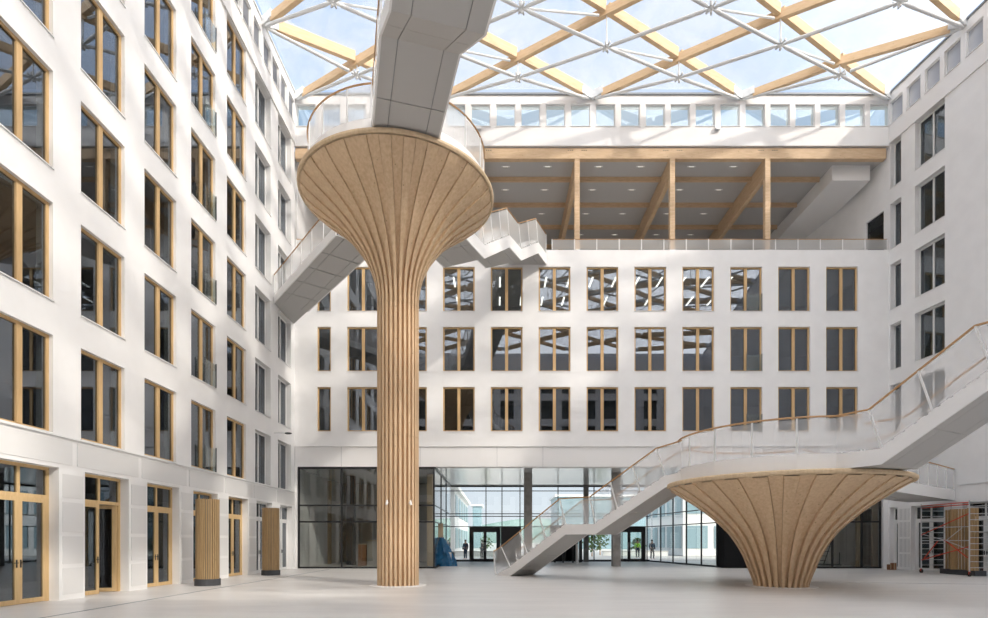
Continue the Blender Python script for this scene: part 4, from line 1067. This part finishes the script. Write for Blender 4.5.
def skinned(name, pts, edges, rad, m_, parent, loc):
    me = bpy.data.meshes.new(name); me.from_pydata(pts, edges, []); me.materials.append(m_)
    o = bpy.data.objects.new(name, me); COL.objects.link(o)
    sk = o.modifiers.new('skin', 'SKIN'); sk.use_smooth_shade = True
    if not me.skin_vertices: 
        bpy.context.view_layer.objects.active = o
    lay = me.skin_vertices[0] if me.skin_vertices else me.attributes and None
    for i, r in enumerate(rad): me.skin_vertices[0].data[i].radius = (r, r) if not isinstance(r, tuple) else r
    me.skin_vertices[0].data[0].use_root = True
    sb = o.modifiers.new('sub', 'SUBSURF'); sb.levels = 1; sb.render_levels = 1
    o.parent = parent
    return o
def person(px, yy, label, top, bottom, rotz, z=-.05):
    x = fx(px, yy); t = thing('person', label, 'person', (x, yy, z), rotz=rotz, local=True)
    P_ = [(0, 0, .95), (0, 0, 1.2), (0, 0, 1.42), (0, .01, 1.52), (0, .02, 1.60), (0, .02, 1.72),
          (.10, 0, .9), (.11, .03, .5), (.12, 0, .08), (.12, .16, .04), (-.10, 0, .9), (-.12, .10, .5), (-.12, .06, .08), (-.12, .22, .04),
          (.19, 0, 1.40), (.26, .0, 1.13), (.24, .12, .90), (.23, .16, .80), (-.19, 0, 1.40), (-.26, -.02, 1.13), (-.22, .14, .95), (-.20, .2, .88)]
    E_ = [(0, 1), (1, 2), (2, 3), (3, 4), (4, 5), (0, 6), (6, 7), (7, 8), (8, 9), (0, 10), (10, 11), (11, 12), (12, 13), (2, 14), (14, 15), (15, 16), (16, 17), (2, 18), (18, 19), (19, 20), (20, 21)]
    R_ = [.13, .125, .12, .055, .085, .09, .085, .055, .04, .04, .085, .055, .04, .04, .055, .042, .03, .03, .055, .042, .03, .03]
    try:
        skinned('body', P_, E_, R_, skin, t, None)
        jk = [0, 1, 2, 14, 15, 16, 18, 19, 20]; re = {v: i for i, v in enumerate(jk)}
        skinned('jacket', [P_[i] for i in jk], [(re[a], re[b2]) for a, b2 in E_ if a in re and b2 in re], [R_[i]+.025 for i in jk], top, t, None)
        tr_ = [0, 6, 7, 8, 10, 11, 12]; re = {v: i for i, v in enumerate(tr_)}
        skinned('trousers', [P_[i] for i in tr_], [(re[a], re[b2]) for a, b2 in E_ if a in re and b2 in re], [R_[i]+.02 for i in tr_], bottom, t, None)
    except Exception as e: print('person', e)
    ROOT[t.name] = Vector((0, 0, 0))
    MB().sphere((0, 0.0, 1.70), .105, 12, 8, (.95, 1, .8)).build('hair', hair_mat, t, smooth=True)
    MB().sphere((0, .125, 1.63), .022, 6, 5).build('nose', skin, t)
def has_skin_layer(): return True
person(465.6, 50.5, 'person in a dark navy jacket standing outside, left of the left entrance door', cloth_navy, cloth_navy, 2.6)
person(482.3, 51.5, 'person in black walking outside behind the left entrance door', cloth_black, cloth_black, 1.2)
person(637.5, 54, 'person in a bright green vest standing outside the right entrance door', cloth_green, cloth_navy, 3.0)
person(652.0, 50, 'person in dark clothes standing behind the slanting glass', cloth_navy, cloth_black, 3.4)

# ------------------------------------------------------------------ light, sky, camera
W = bpy.data.worlds.new('World'); C.world = W; W.use_nodes = True; nt = W.node_tree
bg = nt.nodes['Background']; tc = nt.nodes.new('ShaderNodeTexCoord'); sep = nt.nodes.new('ShaderNodeSeparateXYZ')
cr = nt.nodes.new('ShaderNodeValToRGB'); cr.color_ramp.elements[0].position = 0.0; cr.color_ramp.elements[0].color = (.86, .92, 1.0, 1)
cr.color_ramp.elements[1].position = .75; cr.color_ramp.elements[1].color = (.36, .56, .90, 1)
nz = nt.nodes.new('ShaderNodeTexNoise'); nz.inputs['Scale'].default_value = 3.0; nz.inputs['Detail'].default_value = 7
r2 = nt.nodes.new('ShaderNodeMapRange'); r2.inputs[1].default_value = .42; r2.inputs[2].default_value = .72; r2.inputs[4].default_value = .75
mx = nt.nodes.new('ShaderNodeMixRGB'); mx.inputs[2].default_value = (.92, .95, 1.0, 1)
nt.links.new(tc.outputs['Generated'], sep.inputs[0]); nt.links.new(sep.outputs[2], cr.inputs[0]); nt.links.new(tc.outputs['Generated'], nz.inputs[0])
nt.links.new(nz.outputs[0], r2.inputs[0]); nt.links.new(r2.outputs[0], mx.inputs[0]); nt.links.new(cr.outputs[0], mx.inputs[1]); gl = nt.nodes.new('ShaderNodeVectorMath'); gl.operation = 'DOT_PRODUCT'; gl.inputs[1].default_value = Vector((.63, -.55, .55)).normalized(); nt.links.new(tc.outputs['Generated'], gl.inputs[0])
g2 = nt.nodes.new('ShaderNodeMapRange'); g2.inputs[1].default_value = 0.1; g2.inputs[2].default_value = .7; nt.links.new(gl.outputs['Value'], g2.inputs[0])
m3 = nt.nodes.new('ShaderNodeMixRGB'); m3.inputs[2].default_value = (1.0, .98, .97, 1); nt.links.new(g2.outputs[0], m3.inputs[0]); nt.links.new(mx.outputs[0], m3.inputs[1]); nt.links.new(m3.outputs[0], bg.inputs[0])

# the sky is hazy and brighter around the sun, which stands behind the viewer's right shoulder
geo = nt.nodes.new('ShaderNodeVectorMath'); geo.operation = 'DOT_PRODUCT'; geo.inputs[1].default_value = Vector((.63, -.55, .55)).normalized()
nt.links.new(tc.outputs['Generated'], geo.inputs[0])
mg = nt.nodes.new('ShaderNodeMapRange'); mg.inputs[1].default_value = 0.15; mg.inputs[2].default_value = 1.0; mg.inputs[3].default_value = 1.0; mg.inputs[4].default_value = 4.3
nt.links.new(geo.outputs['Value'], mg.inputs[0]); nt.links.new(mg.outputs[0], bg.inputs[1])
sd = bpy.data.lights.new('sun', 'SUN'); sd.energy = 3.1; sd.angle = math.radians(2.6); sd.color = (1, .93, .83)
so = bpy.data.objects.new('sun', sd); COL.objects.link(so)
dirv = Vector((-.75, .66, -.66))        # direction in which the light travels
so.rotation_euler = dirv.to_track_quat('-Z', 'Y').to_euler()
cd = bpy.data.cameras.new('camera'); cam = bpy.data.objects.new('camera', cd); COL.objects.link(cam)
cam.location = (0, 0, CAMZ); cam.rotation_euler = (PI/2, 0, 0)
cd.sensor_width = 36; cd.lens = 36*F/988; cd.shift_x = -(CX-494)/988; cd.shift_y = (CY-309)/988; cd.clip_end = 2000
C.camera = cam
C.view_settings.view_transform = 'Standard'; C.view_settings.look = 'None'; C.view_settings.gamma = 1; C.view_settings.exposure = 0.08
C.view_settings.use_curve_mapping = False
C.cycles.max_bounces = 8; C.cycles.diffuse_bounces = 5; C.cycles.glossy_bounces = 4; C.cycles.transparent_max_bounces = 24; C.cycles.use_denoising = True
C.cycles.sample_clamp_indirect = 6; C.cycles.caustics_reflective = False; C.cycles.caustics_refractive = False
